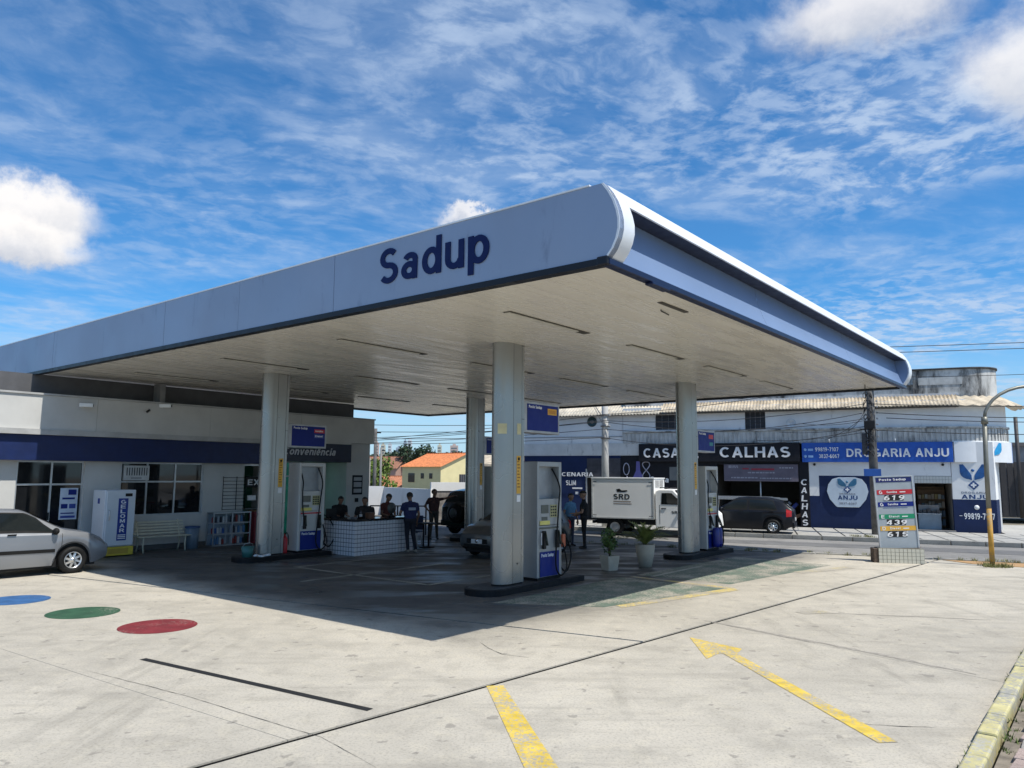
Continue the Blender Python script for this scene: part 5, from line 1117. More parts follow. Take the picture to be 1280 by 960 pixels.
# upper storey
curved('upper_wall', old_white, 0, .25, 4.18, 5.3, -1.0)
def wall_with_holes(name, m, s0, s1, z0, z1, holes, n0=0, n1=.25):
    x = s0
    for (a, b, c, d_) in sorted(holes):
        kb(name, m, x, a, n0, n1, z0, z1); kb(name, m, a, b, n0, n1, z0, c); kb(name, m, a, b, n0, n1, d_, z1); x = b
    kb(name, m, x, s1, n0, n1, z0, z1)
wins = [(-8.07, -6.9, 4.28, 4.97), (-4.11, -3.26, 4.24, 5.0)]
wall_with_holes('upper_wall', old_white, -9.6, -1.9, 4.18, 5.3, wins)
wall_with_holes('upper_wall', old_white, -1.9, .95, 4.18, 5.3, [(-.21, .9, 4.27, 5.06)], -.0015)
kb('upper_wall', old_white, WEST, -9.602, 0, .25, 3.12, 5.2)
for (a, b, c, d_) in wins + [(-.21, .9, 4.27, 5.06)]:
    w = kb('window', mat('window_iron', (.03, .03, .035), .5), a, b, .10, .13, c, d_)
    for i in range(1, 4): kb('frame_bar', mat('bar_grey', (.16, .16, .17), .5), a + (b - a) * i / 4 - .012, a + (b - a) * i / 4 + .012, .075, .098, c, d_, par=w)
    for i in range(1, 5): kb('louvre', mat('window_iron', (.03, .03, .035), .5), a, b, .06, .12, c + (d_ - c) * i / 5 - .02, c + (d_ - c) * i / 5, par=w)
kb('pilaster_seam', mat('seam_grey', (.3, .3, .3), .8), -9.61, -9.59, -.003, -.001, 3.2, 4.95)
v_ = MB().lathe([(.001, -.01), (.20, -.01), (.24, -.03), (.24, 0), (.001, 0)], (0, 0, 0), 20, axis='y').build('round_vent', mat('vent_dark', (.02, .05, .05), .4), blk); v_.location = (-11.1, 0, 4.72)
MB().lathe([(.001, -.035), (.07, -.035), (.09, -.012), (.001, -.01)], (0, 0, 0), 12, axis='y').build('fan_hub', mat('bar_grey', (.16, .16, .17), .5), v_)
# frieze below the windows: posts and little balusters
curved('frieze', mild2, .02, .20, 3.62, 4.17, -9.6); curved('frieze_cap', mildew, .10, .30, 4.171, 4.235, -9.6)
bal = MB(); s_ = -9.5
while s_ < XC: bal.prism([(s_ - .045, -.055), (s_ + .045, -.055), (s_ + .06, -.0205), (s_ - .06, -.0205)], 3.66, 4.13); s_ += .19
for i in range(22):
    a = R(100) * i / 22; p = Matrix.Translation((XC, RC, 0)) @ Matrix.Rotation(a, 4, 'Z'); bal.box(-.045, .045, -RC - .055, -RC - .0205, 3.66, 4.13, M=p)
stuff(bal.build('balusters', mild2, blk))
for (a, b, z0, z1) in ((WEST, -9.62, 3.98, 4.02),): kb('string_course', mat('seam_grey', (.3, .3, .3), .8), a, b, -.02, -.001, z0, z1)
kb('lower_frieze', mat('flaking_wall', (.60, .60, .58), .85, 0, .08, 2., .3, 30, dirt=(.05, .05, .05), dv=.08, ds=2.), WEST, -8.85, -.03, -.0015, 3.125, 3.7)
# corrugated eave
def corr(name, s0, s1, n0, z0, n1, z1, m, pitch=.135, amp=.028):
    k = int((s1 - s0) / pitch * 4); vs = []; 
    for i in range(k + 1):
        s = s0 + (s1 - s0) * i / k; dz = amp * cos(2 * pi * i / 4); rag = .012 * sin(i * 12.9)
        vs += [(s, n0 - rag, z0 + dz), (s, n1, z1 + dz), (s, n1, z1 + dz - .02), (s, n0 - rag, z0 + dz - .02)]
    return MB().add(vs, [[4 * i + a, 4 * i + (a + 1) % 4, 4 * i + 4 + (a + 1) % 4, 4 * i + 4 + a] for i in range(k) for a in range(4)], 0, True).build(name, m, blk)
tile_old = mat('weathered_tile', (.47, .40, .30), .85, 0, .3, 2.5, .3, 30, dirt=(.10, .085, .07), dv=.06, ds=3.)
stuff(corr('eave_tiles', -7.75, 4.0, -.42, 5.06, .42, 5.52, tile_old))
stuff(corr('eave_tiles', WEST - .2, -7.8, -.42, 5.0, 1.6, 5.95, mat('weathered_roofing', (.50, .45, .36), .85, 0, .25, 2.5, .3, 30, dirt=(.12, .10, .08), dv=.05, ds=2.), .15))
vs = []; n = 44; 
for i in range(n + 1):
    a = R(115) * i / n; dz = .026 * cos(pi * i / 2)
    for rr, z in ((RC + .42, 5.02), (RC - .35, 5.46)): vs.append((4.0 + rr * sin(a) - .0, RC - rr * cos(a), z + dz))
stuff(MB().add(vs, [[2 * i, 2 * i + 1, 2 * i + 3, 2 * i + 2] for i in range(n)], 0, True).build('eave_tiles', tile_old, blk, recalc=False))
kb('eave_underside', mat('eave_dark_wood', (.08, .07, .06), .9), WEST, 4.0, -.38, .0, 4.985, 5.0)  # plain dark board under the eave tiles
kb('eave_fascia', mat('fascia_white_strip', (.6, .6, .6), .6), -7.7, 4.1, .43, .47, 5.50, 5.60)
# parapets above
kb('parapet', mildew, -9.6, 2.5, .48, .70, 5.3, 5.93); kb('parapet_coping', mat('coping_black', (.07, .07, .07), .9, 0, .4, 4.), -9.6, 2.5, .44, .74, 5.931, 5.99)
kb('flat_roof', mat('roof_slab_grey', (.3, .3, .3), .8), WEST, 5.0, .7, 9, 5.2, 5.3)
pr = [(2.5, .46), (4.35, .46)] + [(4.35 + 1.25 * sin(R(i * 9)), .46 + 1.25 - 1.25 * cos(R(i * 9))) for i in range(1, 11)] + [(5.6, 6), (2.5, 6)]
o = MB().prism(pr, 5.3, 6.55, smooth=True).build('tank_parapet', mildew, blk); o.data.set_sharp_from_angle(angle=.6)
pr2 = [(x + (.05 if x > 3 else -.05), y - .05) for x, y in pr]; o = MB().prism(pr2, 6.551, 6.62, smooth=True).build('parapet_coping', MATS['coping_black'], blk)
kb('parapet_recess', mild2, 2.7, 4.25, .445, .459, 5.95, 6.25)
# ground-floor walls
kb('side_wall', old_white, WEST, WEST + .25, .26, 9, 0, 5.2); kb('rear_wall', old_white, WEST, 5.6, 9, 9.2, 0, 5.3)
kb('joinery_wall', navyw, WEST, -11.4, -.004, .25, 0, 3.118); kb('lintel_wall', navyw, -11.4, -9.72, -.004, .25, 2.55, 3.118); kb('black_wall', blackp, -9.72, -5.35, -.006, .25, 0, 3.118)
kb('black_wall', blackp, -5.35, -1.97, -.006, .25, 2.72, 3.118); kb('black_wall', blackp, -1.97, -1.58, -.02, .25, 0, 2.83)
kb('wall', old_white, -1.58, 2.33, -.002, .25, 1.98, 3.6); kb('wall', old_white, -1.58, 2.33, -.0021, .25, 1.47, 1.979) if False else None
kb('wall', old_white, -1.58, -1.2, -.002, .25, 1.42, 1.979); kb('navy_wall', navyw, -1.58, -1.2, -.004, .25, 0, 1.419); kb('navy_wall', navyw, -1.2, 1.05, -.006, .25, 0, 2.26)
kb('wall', old_white, 1.05, 2.33, -.002, .25, 1.30, 1.979) ; kb('navy_wall', navyw, 1.05, 2.33, -.004, .25, 0, 1.299)
kb('wall', old_white, 2.33, 3.62, -.0035, .25, 2.28, 3.6)
tt = None
for i in range(12):
    for j in range(2):
        p = (2.34 + i * .108, -.004, 2.0 + j * .135)
        if tt is None: tt = MB().box(0, .10, -.008, .004, 0, .126).build('wall_tile', mat('tile_cream', (.58, .58, .54), .3, 0, .05), blk, p)
        else: inst(tt, 'wall_tile', blk, p)
kb('tile_bed', mat('grout_grey', (.25, .25, .24), .9), 2.33, 3.64, -.002, .2, 1.985, 2.278)
kb('pillar_wall', old_white, 3.64, 5.08, -.005, .3, 1.38, 3.6); kb('pillar_base', navyw, 3.64, 5.08, -.007, .3, 0, 1.379)
MB().prism([(5.082, 0), (5.30, .9), (5.30, 2.4), (5.082, 2.4)], 0, 3.6).build('return_wall', old_white, blk); MB().prism([(5.084, -.003), (5.32, .9), (5.318, 1.6), (5.1, 1.6)], 0, 1.379).build('return_base', navyw, blk)
kb('wall', old_white, 5.0, 5.6, 2.4, 9, 0, 5.2)
# interiors
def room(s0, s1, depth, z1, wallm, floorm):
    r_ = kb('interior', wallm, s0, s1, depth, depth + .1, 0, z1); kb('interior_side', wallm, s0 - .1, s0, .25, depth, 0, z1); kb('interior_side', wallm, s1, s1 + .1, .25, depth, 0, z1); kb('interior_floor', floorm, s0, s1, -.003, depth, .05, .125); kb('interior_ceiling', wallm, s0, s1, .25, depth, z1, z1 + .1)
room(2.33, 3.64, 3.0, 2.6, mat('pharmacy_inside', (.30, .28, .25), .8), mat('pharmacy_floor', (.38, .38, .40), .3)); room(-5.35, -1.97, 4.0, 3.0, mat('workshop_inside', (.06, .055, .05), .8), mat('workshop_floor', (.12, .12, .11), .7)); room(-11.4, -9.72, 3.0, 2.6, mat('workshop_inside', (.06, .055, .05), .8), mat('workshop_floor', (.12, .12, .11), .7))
rn = random.Random(9)
sh = thing('medicine_shelf', 'stocked shelf inside the pharmacy doorway', 'shelf', FA(2.55, 1.8, .125), FANG)
bx('back', mat('shelf_wood', (.28, .17, .09), .6), sh, 0, 1.0, .3, .33, 0, 1.7)
for j in range(5): bx('shelf_board', mat('shelf_wood', (.28, .17, .09), .6), sh, 0, 1.0, 0, .3, .1 + j * .36, .13 + j * .36)
for j in range(4):
    for i in range(8):
        c = rn.choice([(.5, .4, .3), (.55, .55, .5), (.3, .12, .08), (.2, .25, .3), (.45, .35, .15)]); h = rn.uniform(.14, .26)
        bx('packet', mat('packet_%.2f' % c[0], c, .6), sh, .02 + i * .122, .12 + i * .122, .02, .2, .131 + j * .36, .131 + j * .36 + h)
fz2 = thing('counter_freezer', 'pale grey shop counter with goods on top in the pharmacy doorway', 'counter', FA(2.45, .75, .125), FANG)
bx('body', mat('counter_grey', (.36, .42, .46), .4), fz2, 0, .82, 0, .5, 0, .62, .02); bx('top', white_plastic, fz2, -.02, .84, -.02, .52, .621, .65)
for i in range(5): bx('goods', mat('goods_dark', (.10, .09, .09), .6), fz2, .03 + i * .16, .15 + i * .16, .1, .35, .651, .74 + .05 * (i % 3))
bx('goods_tray', mat('goods_pale', (.45, .42, .40), .6), fz2, .05, .8, .36, .5, .651, .98)
stp = struct(bx('pharmacy_step', mat('step_grey', (.22, .22, .22), .8), None, 2.3, 3.66, -.28, -.02, .1, .17)); stp.location = FA(0, 0); stp.rotation_euler = (0, 0, FANG)
# signs on the block
def sign(name, lab, m, s0, s1, n0, z0, z1, th=.12):
    t = thing(name, lab, 'sign', FA(s0, n0, z0), FANG); bx('board', m, t, 0, s1 - s0, 0, th, 0, z1 - z0, .008); return t
gw = mat('sign_letter_white', (.78, .78, .78), .5, 0, .05, 5., dirt=(.35, .35, .35), dv=-.03, ds=5.)
t = sign('shop_sign', 'black shop sign with white painted words above the gutter workshop', mat('sign_black', (.008, .009, .014), .6, spec=.3), -8.82, -1.9, -.16, 2.84, 3.64)
text('CASA', 'lettering', gw, t, (.22, -.001, .17), 1.62, .44, (R(90), 0, 0), .01, .045); text('das', 'lettering', gw, t, (2.1, -.001, .12), .60, .34, (R(90), 0, 0), .01, .02); text('CALHAS', 'lettering', gw, t, (3.62, -.001, .17), 2.92, .47, (R(90), 0, 0), .01, .045)
t = sign('pharmacy_sign', 'long blue pharmacy sign with white words and two telephone numbers', mat('sign_bright_blue', (.008, .085, .42), .45), -1.82, 3.72, -.14, 2.82, 3.62)
text('99819-7107', 'lettering', sign_white, t, (.52, -.001, .44), .90, .17, (R(90), 0, 0), .006, .02); text('3837-6067', 'lettering', sign_white, t, (.66, -.001, .16), .78, .17, (R(90), 0, 0), .006, .02)
for z in (.47, .19): MB().lathe([(.001, -.006), (.06, -.006), (.06, -.001), (.001, -.001)], (0, 0, 0), 14, axis='y').build('phone_mark', mat('mark_pale_blue', (.3, .5, .8), .5), t, (.13, 0, z + .05)); bx('phone_dots', MATS['mark_pale_blue'], t, .24, .44, -.005, -.001, z, z + .09)
text('DROGARIA ANJU', 'lettering', sign_white, t, (1.72, -.001, .20), 3.68, .36, (R(90), 0, 0), .012, .035)
for s_ in (1.1, 3.55): MB().tube([(s_, .0, .80), (s_, -.02, .92), (s_ - .02, -.14, .93), (s_ - .02, -.16, .84)], .014, 6).build('sign_lamp', white_plastic, t)
# curved corner fascia
cs_ = thing('corner_sign', 'white curved corner fascia with a blue winged emblem', 'sign', FA(0, 0), FANG)
def arcband(name, m, a0, a1, off, z0, z1, par, th=.1, n=14):
    pts = lambda r: [(XC + r * sin(R(a0 + (a1 - a0) * i / n)), RC - r * cos(R(a0 + (a1 - a0) * i / n))) for i in range(n + 1)]
    o = MB().prism(pts(RC + off) + pts(RC + off - th)[::-1], z0, z1, smooth=True).build(name, m, par); o.data.set_sharp_from_angle(angle=.6); return o
arcband('board', mat('corner_white', (.72, .74, .76), .4, 0, .03), 0.3, 74, .14, 2.82, 3.62, cs_)
arcband('blue_board', mat('corner_pale_blue', (.12, .25, .62), .4), 74.3, 100, .14, 2.82, 3.62, cs_)
arcband('slab', old_white, -1, 100, .06, 3.622, 3.66, cs_); arcband('soffit', old_white, 0, 90, .0, 3.55, 3.6, cs_, 2.0)
def wing(sg, W, H):                                       # one wing of the emblem
    pts = [(0.04, 0)] + [(.04 + (W - .04) * sin(R(a)) ** .8, H * (.05 + .95 * (1 - cos(R(a))) * .5) * 1.0) for a in range(10, 100, 12)] + [(W * 1.0, H * .98), (W * .72, H * 1.0), (W * .52, H * .78), (W * .30, H * .55), (.05, H * .30)]
    return [(sg * x, z) for x, z in (pts if sg > 0 else pts[::-1])]
blue1 = mat('emblem_blue', (.01, .16, .42), .45, 0, .3, 3.); blue2 = mat('emblem_deep_blue', (.008, .045, .17), .45, 0, .3, 3.); cyanb = mat('emblem_cyan', (.02, .30, .60), .45, 0, .2, 3.)
def emblem(par, x, z, W, H, y=0., M=None, m=blue1, cross=True, c=.5):
    for sg in (-1, 1):
        MB().prism(wing(sg, W, H), y - .012, y - .001, axis='y').build('emblem_wing', m, par, None).matrix_local = (M or Matrix.Identity(4)) @ Matrix.Translation((x, 0, z))
    o = MB().lathe([(.001, -.014), (W * .13, -.014), (W * .13, -.001), (.001, -.001)], (0, y, 0), 16, axis='y').build('emblem_head', m, par); o.matrix_local = (M or Matrix.Identity(4)) @ Matrix.Translation((x, 0, z + H * .62))
    if cross:
        d_ = W * .42; zc = -H * .30
        o = MB().prism([(0, zc - d_), (d_, zc), (0, zc + d_), (-d_, zc)], y - .010, y - .001, axis='y').build('emblem_diamond', blue2, par); o.matrix_local = Matrix.Translation((x, 0, z))
        q = d_ * .5; w_ = d_ * .17
        MB().prism([(-w_, zc - q), (w_, zc - q), (w_, zc - w_), (q, zc - w_), (q, zc + w_), (w_, zc + w_), (w_, zc + q), (-w_, zc + q), (-w_, zc + w_), (-q, zc + w_), (-q, zc - w_), (-w_, zc - w_)], y - .014, y - .0101, axis='y').build('emblem_cross', sign_white, o)
a_ = R(37); Mc = Matrix.Translation((XC, RC, 0)) @ Matrix.Rotation(a_, 4, 'Z') @ Matrix.Translation((0, -RC - .145, 0))
emblem(cs_, 0, 3.08, .40, .50, 0, Mc, m=cyanb, cross=False)
pe = thing('painted_wall_sign', 'winged emblem and pharmacy name painted on the corner pillar with a telephone number', 'sign', FA(0, -.006), FANG)
emblem(pe, 4.36, 2.12, .44, .62, 0, m=mat('emblem_mid_blue', (.012, .09, .28), .45, 0, .4, 3.)); text('DROGARIA', 'lettering', mat('letter_grey_blue', (.25, .27, .32), .6), pe, (3.93, -.001, 1.60), .86, .085, (R(90), 0, 0), .003, .02); text('ANJU', 'lettering', blue2, pe, (3.93, -.001, 1.40), .92, .17, (R(90), 0, 0), .003, .04)
text('99819-7107', 'lettering', gw, pe, (3.98, -.003, .62), 1.02, .24, (R(90), 0, 0), .003, .025); MB().lathe([(.001, -.008), (.09, -.008), (.09, -.003), (.001, -.003)], (0, 0, 0), 14, axis='y').build('phone_mark', gw, pe, (4.42, 0, 1.08)); bx('dash', gw, pe, 3.82, 3.92, -.006, -.003, .74, .76)
ps = thing('shield_sign', 'pale shield-shaped pharmacy sign on the navy wall left of the price board', 'sign', FA(-.13, -.03), FANG)
shp = [(.30 * 2.1 * cos(R(a)), 1.58 + .62 * sin(R(a)) * (1.0 if a < 180 else 1)) for a in range(0, 181, 15)]
shp = [(-.78, 1.62), (-.72, 1.90), (-.56, 2.12), (-.3, 2.20), (.3, 2.20), (.56, 2.12), (.72, 1.90), (.78, 1.62), (.68, 1.30), (.46, 1.02), (.40, .98), (-.40, .98), (-.46, 1.02), (-.68, 1.30)]
MB().prism(shp, -.03, .02, axis='y').build('shield', mat('shield_pale', (.50, .58, .66), .4, 0, .04), ps, bevel=.006)
emblem(ps, 0, 1.80, .36, .34, -.031, m=mat('emblem_teal', (.03, .14, .26), .45, 0, .3, 3.)); text('DROGARIA', 'lettering', mat('letter_grey_blue', (.25, .27, .32), .6), ps, (-.30, -.032, 1.49), .6, .07, (R(90), 0, 0), .003, .015); text('ANJU', 'lettering', blue2, ps, (-.37, -.032, 1.28), .74, .18, (R(90), 0, 0), .003, .04); text('3837-6067', 'lettering', mat('letter_grey_blue', (.25, .27, .32), .6), ps, (-.33, -.032, 1.09), .66, .09, (R(90), 0, 0), .003, .012)
ms = thing('painted_wall_sign', 'white joinery lettering on the navy wall behind the nearest pump', 'sign', FA(0, -.006), FANG)
text('MARCENARIA', 'lettering', gw, ms, (-13.4, -.125, 2.14), 2.38, .20, (R(90), 0, 0), .006, .03); text('SLIM', 'lettering', gw, ms, (-12.42, -.001, 1.72), .50, .24, (R(90), 0, 0), .006, .0); bx('small_print', gw, ms, -12.1, -11.6, -.005, -.001, 1.55, 1.62); bx('small_print', gw, ms, -11.95, -11.8, -.005, -.001, 1.3, 1.42)
cw = thing('painted_wall_sign', 'guitar-like emblem with white loops and the word Casa on the black wall', 'sign', FA(0, -.010), FANG)
MB().prism([(-9.15, 1.75), (-8.65, 1.75), (-8.55, 1.98), (-8.70, 2.20), (-8.80, 2.42), (-8.82, 2.85), (-8.98, 2.85), (-9.0, 2.42), (-9.10, 2.20), (-9.25, 1.98)], -.006, -.001, axis='y').build('emblem_body', mat('emblem_lilac', (.13, .12, .36), .6), cw)
lp = mat('emblem_pale', (.42, .42, .52), .6)
MB().tube([(-9.45 + .14 * cos(a * pi / 8), -.01, 2.50 + .27 * sin(a * pi / 8)) for a in range(17)], .022, 6).build('emblem_loop', lp, cw)
MB().tube([(-8.52 + .17 * sin(a * pi / 8) * (1 if a < 9 else 1), -.01, 2.45 - .38 * cos(a * pi / 16 * 1.0) ) for a in range(17)], .022, 6).build('emblem_loop', lp, cw); MB().tube([(-8.52 - .17 * sin(a * pi / 8), -.01, 2.45 - .38 * cos(a * pi / 16)) for a in range(17)], .022, 6).build('emblem_loop', lp, cw)
MB().tube([(-9.42, -.01, 2.18), (-9.40, -.01, 1.98), (-9.28, -.01, 1.84)], .022, 6).build('emblem_loop', lp, cw)
text('Casa', 'lettering', gw, cw, (-8.36, -.001, 1.90), .86, .26, (R(90), 0, 0), .006, .02); text('224', 'lettering', gw, cw, (-6.0, -.001, 1.18), .30, .12, (R(90), 0, 0), .004, .02); bx('small_plate', sign_white, cw, -5.78, -5.65, -.006, -.001, 1.38, 1.56)
pn = thing('faded_awning_board', 'faded brown board over the joinery doorway beside the white pole', 'sign', FA(-11.35, -.05, 2.13), FANG); bx('board', mat('faded_brown_blue', (.045, .045, .055), .6, 0, .3, 3., dirt=(.12, .07, .03), dv=.1), pn, 0, 1.62, 0, .06, 0, .86); bx('lower_rail', alu, pn, 0, 1.62, -.01, .05, -.04, 0)
bx('door_post', alu, blk, -11.42, -11.36, -.03, .05, 0, 2.5); bx('wall_panel', mat('panel_grey_green', (.16, .17, .17), .6), blk, -7.45, -7.1, -.03, .0, 2.0, 2.6)
bn = thing('shop_banner', 'long grey-violet banner with small print under the black shop sign', 'banner', FA(-5.05, -.05, 2.0), FANG)
bx('cloth', mat('banner_grey_violet', (.13, .115, .15), .7, 0, .15, 2.), bn, 0, 3.05, 0, .02, 0, .72)
bx('red_mark', mat('banner_red', (.30, .03, .05), .6), bn, .78, 1.05, -.004, 0, .50, .56); bx('red_mark', mat('banner_red', (.30, .03, .05), .6), bn, 1.15, 2.1, -.004, 0, .47, .55)
pr_ = mat('banner_print', (.32, .31, .36), .7)
for (x0, x1, z) in ((.2, .62, .62), (.2, .6, .56), (1.0, 2.1, .34), (.3, 1.4, .12), (1.5, 2.8, .10), (2.3, 2.85, .55)):
    x = x0
    while x < x1: w_ = rn.uniform(.05, .16); bx('small_print', pr_, bn, x, min(x1, x + w_), -.004, -.0005, z, z + .055); x += w_ + .03
vs_ = thing('vertical_sign', 'black pilaster with the white word CALHAS painted downwards', 'sign', FA(0, -.022), FANG)
for i, c in enumerate('CALHAS'): text(c, 'letter', gw, vs_, (-1.79, -.001, 1.98 - i * .335), .23, .25, (R(90), 0, 0), .006, .04, shear=.12, anchor='c')
bx('backing', blackp, vs_, -1.965, -1.585, .0, .002, .1, 2.15)
# goods of the gutter workshop
t = thing('gutter_rack', 'long pale metal gutters lying across a trestle in front of the black shop', 'rack', FA(-5.7, -.95, .3), FANG)
for i in range(3): MB().prism([(0, 0), (.10, 0), (.10, .05), (.02, .05), (.02, .10), (0, .10)], 0, 3.3 - i * .4, axis='x').build('gutter', mat('galvanised', (.42, .43, .44), .4, .5), t, (.1 * i, .13 * i, .93 + .02 * i))
for x in (.5, 2.6):
    for y in (0, .35): MB().cone((x, y, -.18), (x + .05, y, .93), .025, n=8).build('trestle_leg', black_p, t)
for k, (c, x, a) in enumerate((((.55, .33, .05), .6, -.9), ((.20, .24, .30), 1.15, -.75), ((.02, .05, .30), 1.5, -.75), ((.30, .16, .10), 2.0, -1.2))):
    g = thing('metal_sheet', ['ochre', 'grey', 'blue', 'brown'][k] + ' folded sheet leaning in the open front of the gutter workshop', 'sheet metal', FA(-4.0 + x * .9, .6, .5), FANG)
    MB().box(-.07, .07, -.03, .03, 0, .9 - .06 * k, M=Matrix.Rotation(-a, 4, 'Y')).build('sheet', mat('sheet_%d' % k, c, .4), g, bevel=.01); MB().box(-.07, .0, -.05, -.031, .1, .7, M=Matrix.Rotation(-a, 4, 'Y')).build('flange', mat('sheet_%d' % k, c, .4), g)
MB().cone((-3.55, .1, .12), (-3.55, .1, 2.7), .03, n=8).build('door_post', alu, blk)
ds = thing('satellite_dish', 'small pale satellite dish on the wall above the black shop sign', 'dish', FA(-2.2, -.12, 4.35), FANG)
d_ = MB().lathe([(.001, .05), (.12, .03), (.20, -.02), (.205, -.015), (.12, .04), (.001, .06)], (0, 0, 0), 24, axis='y').build('reflector', mat('dish_pale', (.55, .57, .58), .4), ds, (0, -.15, .1)); MB().tube([(0, .12, 0), (0, -.05, .02), (0, -.12, .08)], .015, 6).build('arm', alu, ds)
for s_, z in ((-1.35, 2.72), (.85, 2.72), (3.35, 2.72)):
    t = thing('wall_spotlight', {-1.35: 'small dark spotlight above the shield sign at its left', .85: 'small dark spotlight above the navy wall beside the dark pole', 3.35: 'small dark spotlight over the pharmacy doorway'}[s_], 'spotlight', FA(s_, -.02, z), FANG)
    MB().ball((0, -.06, 0), .055, 6).build('lamp_head', black_p, t); MB().cone((0, 0, .0), (0, -.06, 0), .02, n=8).build('arm', black_p, t)
# building and gate further right, round the corner
nb_ = thing('side_street_building', 'grey shed with dark slatted gates round the corner at the right edge', 'building', (27.2, 43, 0), -.35)
bx('wall', mat('shed_wall', (.25, .25, .26), .8, 0, .2, 1.5), nb_, 0, 12, .25, 6, 0, 4.0); bx('roof_edge', mat('shed_edge', (.14, .13, .13), .8), nb_, -.1, 12.1, .1, 6, 4.001, 4.2)
for i in range(26): bx('gate_slat', mat('gate_dark', (.05, .045, .045), .6), nb_, .1 + i * .34, .38 + i * .34, .12 + .02 * (i % 2), .20, .05, 3.1)
for x in (1.2, 3.1, 4.4): MB().cone((x, -.5, 0), (x, -.5, 5.6), .10, n=8).build('post', mat('gate_dark', (.05, .045, .045), .6), nb_)
struct(sheet('side_pavement', [FA(5.3, -.3)[:2], FA(16, -3)[:2], FA(16, 8)[:2], FA(5.3, 6)[:2]], -.05, .118, swm))

# ------------------------------------------------------------------ price board
pb = thing('price_board', 'leaning grey price board with four coloured fuel rows on a tiled plinth', 'price sign', (10.22, 20.2, 0), R(-12))
bx('plinth', mat('plinth_grout', (.16, .15, .12), .9), pb, -.55, .55, -.12, .30, -.02, .375)
pt = None
for i in range(11):
    for j in range(4):
        p = (-.55 + i * .1, -.1205, .004 + j * .093)
        if pt is None: pt = MB().box(.005, .094, -.006, .004, .0, .085).build('plinth_tile', mat('tile_ivory', (.55, .53, .44), .35, 0, .06), pb, p)
        else: inst(pt, 'plinth_tile', pb, p)
for i in range(4):
    for j in range(4): inst(pt, 'plinth_tile', pb, (.5505, -.115 + i * .1, .004 + j * .093), (0, 0, R(90)))
bx('brick_end', mat('brick_dark', (.10, .07, .05), .9, 0, .3, 9.), pb, -.66, -.552, -.10, .28, -.02, .36, .01)
LM = Matrix.Rotation(R(-2.6), 4, 'Y')                      # the board leans a little to the left
panel = bx('board', mat('board_grey', (.36, .40, .43), .45, .1, .06), pb, -.44, .46, -.03, .03, 0, 1.86); panel.matrix_local = Matrix.Translation((-.0, .06, .38)) @ LM
fr_ = MB(); 
for x in (-.475, .462): fr_.box(x, x + .033, -.045, .045, 0, 1.89)
fr_.box(-.442, .462, -.045, .045, 1.862, 1.889); fr_.build('board_frame', mat('frame_pale', (.5, .52, .54), .4, .4), panel)
def row(z0, z1, m, x0=-.42, x1=.45, nm='fuel_row'): return bx(nm, m, panel, x0, x1, -.036, -.031, z0, z1)
def tx(s, x, z, w, h, m=sign_white, par=panel, sh=0, b=.02): return text(s, 'lettering', m, par, (x, -.0365, z), w, h, (R(90), 0, 0), .004, b, shear=sh)
row(1.72, 1.845, mat('header_navy', (.008, .015, .12), .4), nm='header'); tx('Posto Sadup', -.34, 1.745, .66, .075, b=.03)
for (z, m, k, wd, pr) in ((1.40, sign_red, 'G', 'Gasolina', '6.19'), (1.08, signblue, 'G', 'Gasolina', None), (.76, sign_green, 'E', 'Etanol', '4.39'), (.45, sign_yellow, 'D', 'Diesel', '6.15')):
    row(z, z + .12, m); tx(k, -.37, z + .015, .08, .09, b=.04); tx(wd, -.18, z + .035, .25, .055); bx('small_print', sign_white, panel, .14, .28, -.0385, -.0365, z + .045, z + .07)
    if pr:
        bx('digit_back', mat('digit_black', (.01, .01, .01), .6), panel, -.24, .22, -.0355, -.0312, z - .165, z - .012)
        for q, (c, x) in enumerate(zip(pr.replace('.', ''), (-.27, -.08, .09))): tx(c, x, z - .155, .14 if c != '1' else .08, .125, sh=.2, b=.05)
    else: bx('small_print', mat('print_grey', (.12, .15, .3), .6), panel, -.3, .3, -.034, -.0312, z - .04, z - .025)
MB().cone((.56, .22, 0), (.47, .20, .95), .035, n=8).build('prop', mat('rust_brown', (.13, .06, .035), .85), pb)

# ------------------------------------------------------------------ poles, lamp, wires
lamp = thing('street_lamp', 'grey curved street lamp post with a yellow painted foot beside the price board', 'street lamp', (12.23, 19.56, 0))
lm = mat('lamp_post_grey', (.21, .21, .18), .5, .4, .1, 3.)
MB().tube([(0, 0, 1.45), (.01, 0, 2.6), (.04, .0, 3.75)], .056, 14).build('pole', lm, lamp)
arc = [(.04, 0, 3.75)] + [(.04 + 1.25 * (1 - cos(R(a))) , -.02 * a / 20, 3.75 + .86 * sin(R(a))) for a in range(12, 96, 12)] + [(2.0, -.12, 4.66), (2.6, -.14, 4.68)]
MB().tube(arc, .042, 12).build('curved_arm', lm, lamp); MB().tube([(0, 0, -.02), (0, 0, 1.45)], .060, 14).build('yellow_foot', paint_mat('lamp_yellow_paint', (.50, .27, .04), .54, (.30, .26, .18)), lamp)
MB().cone((.04, 0, 3.62), (.04, 0, 3.80), .085, .07, 14).build('collar', lm, lamp); MB().ball((2.8, -.15, 4.66), .1, 8, sc=(2.6, 1.2, .8)).build('lamp_head', lm, lamp)
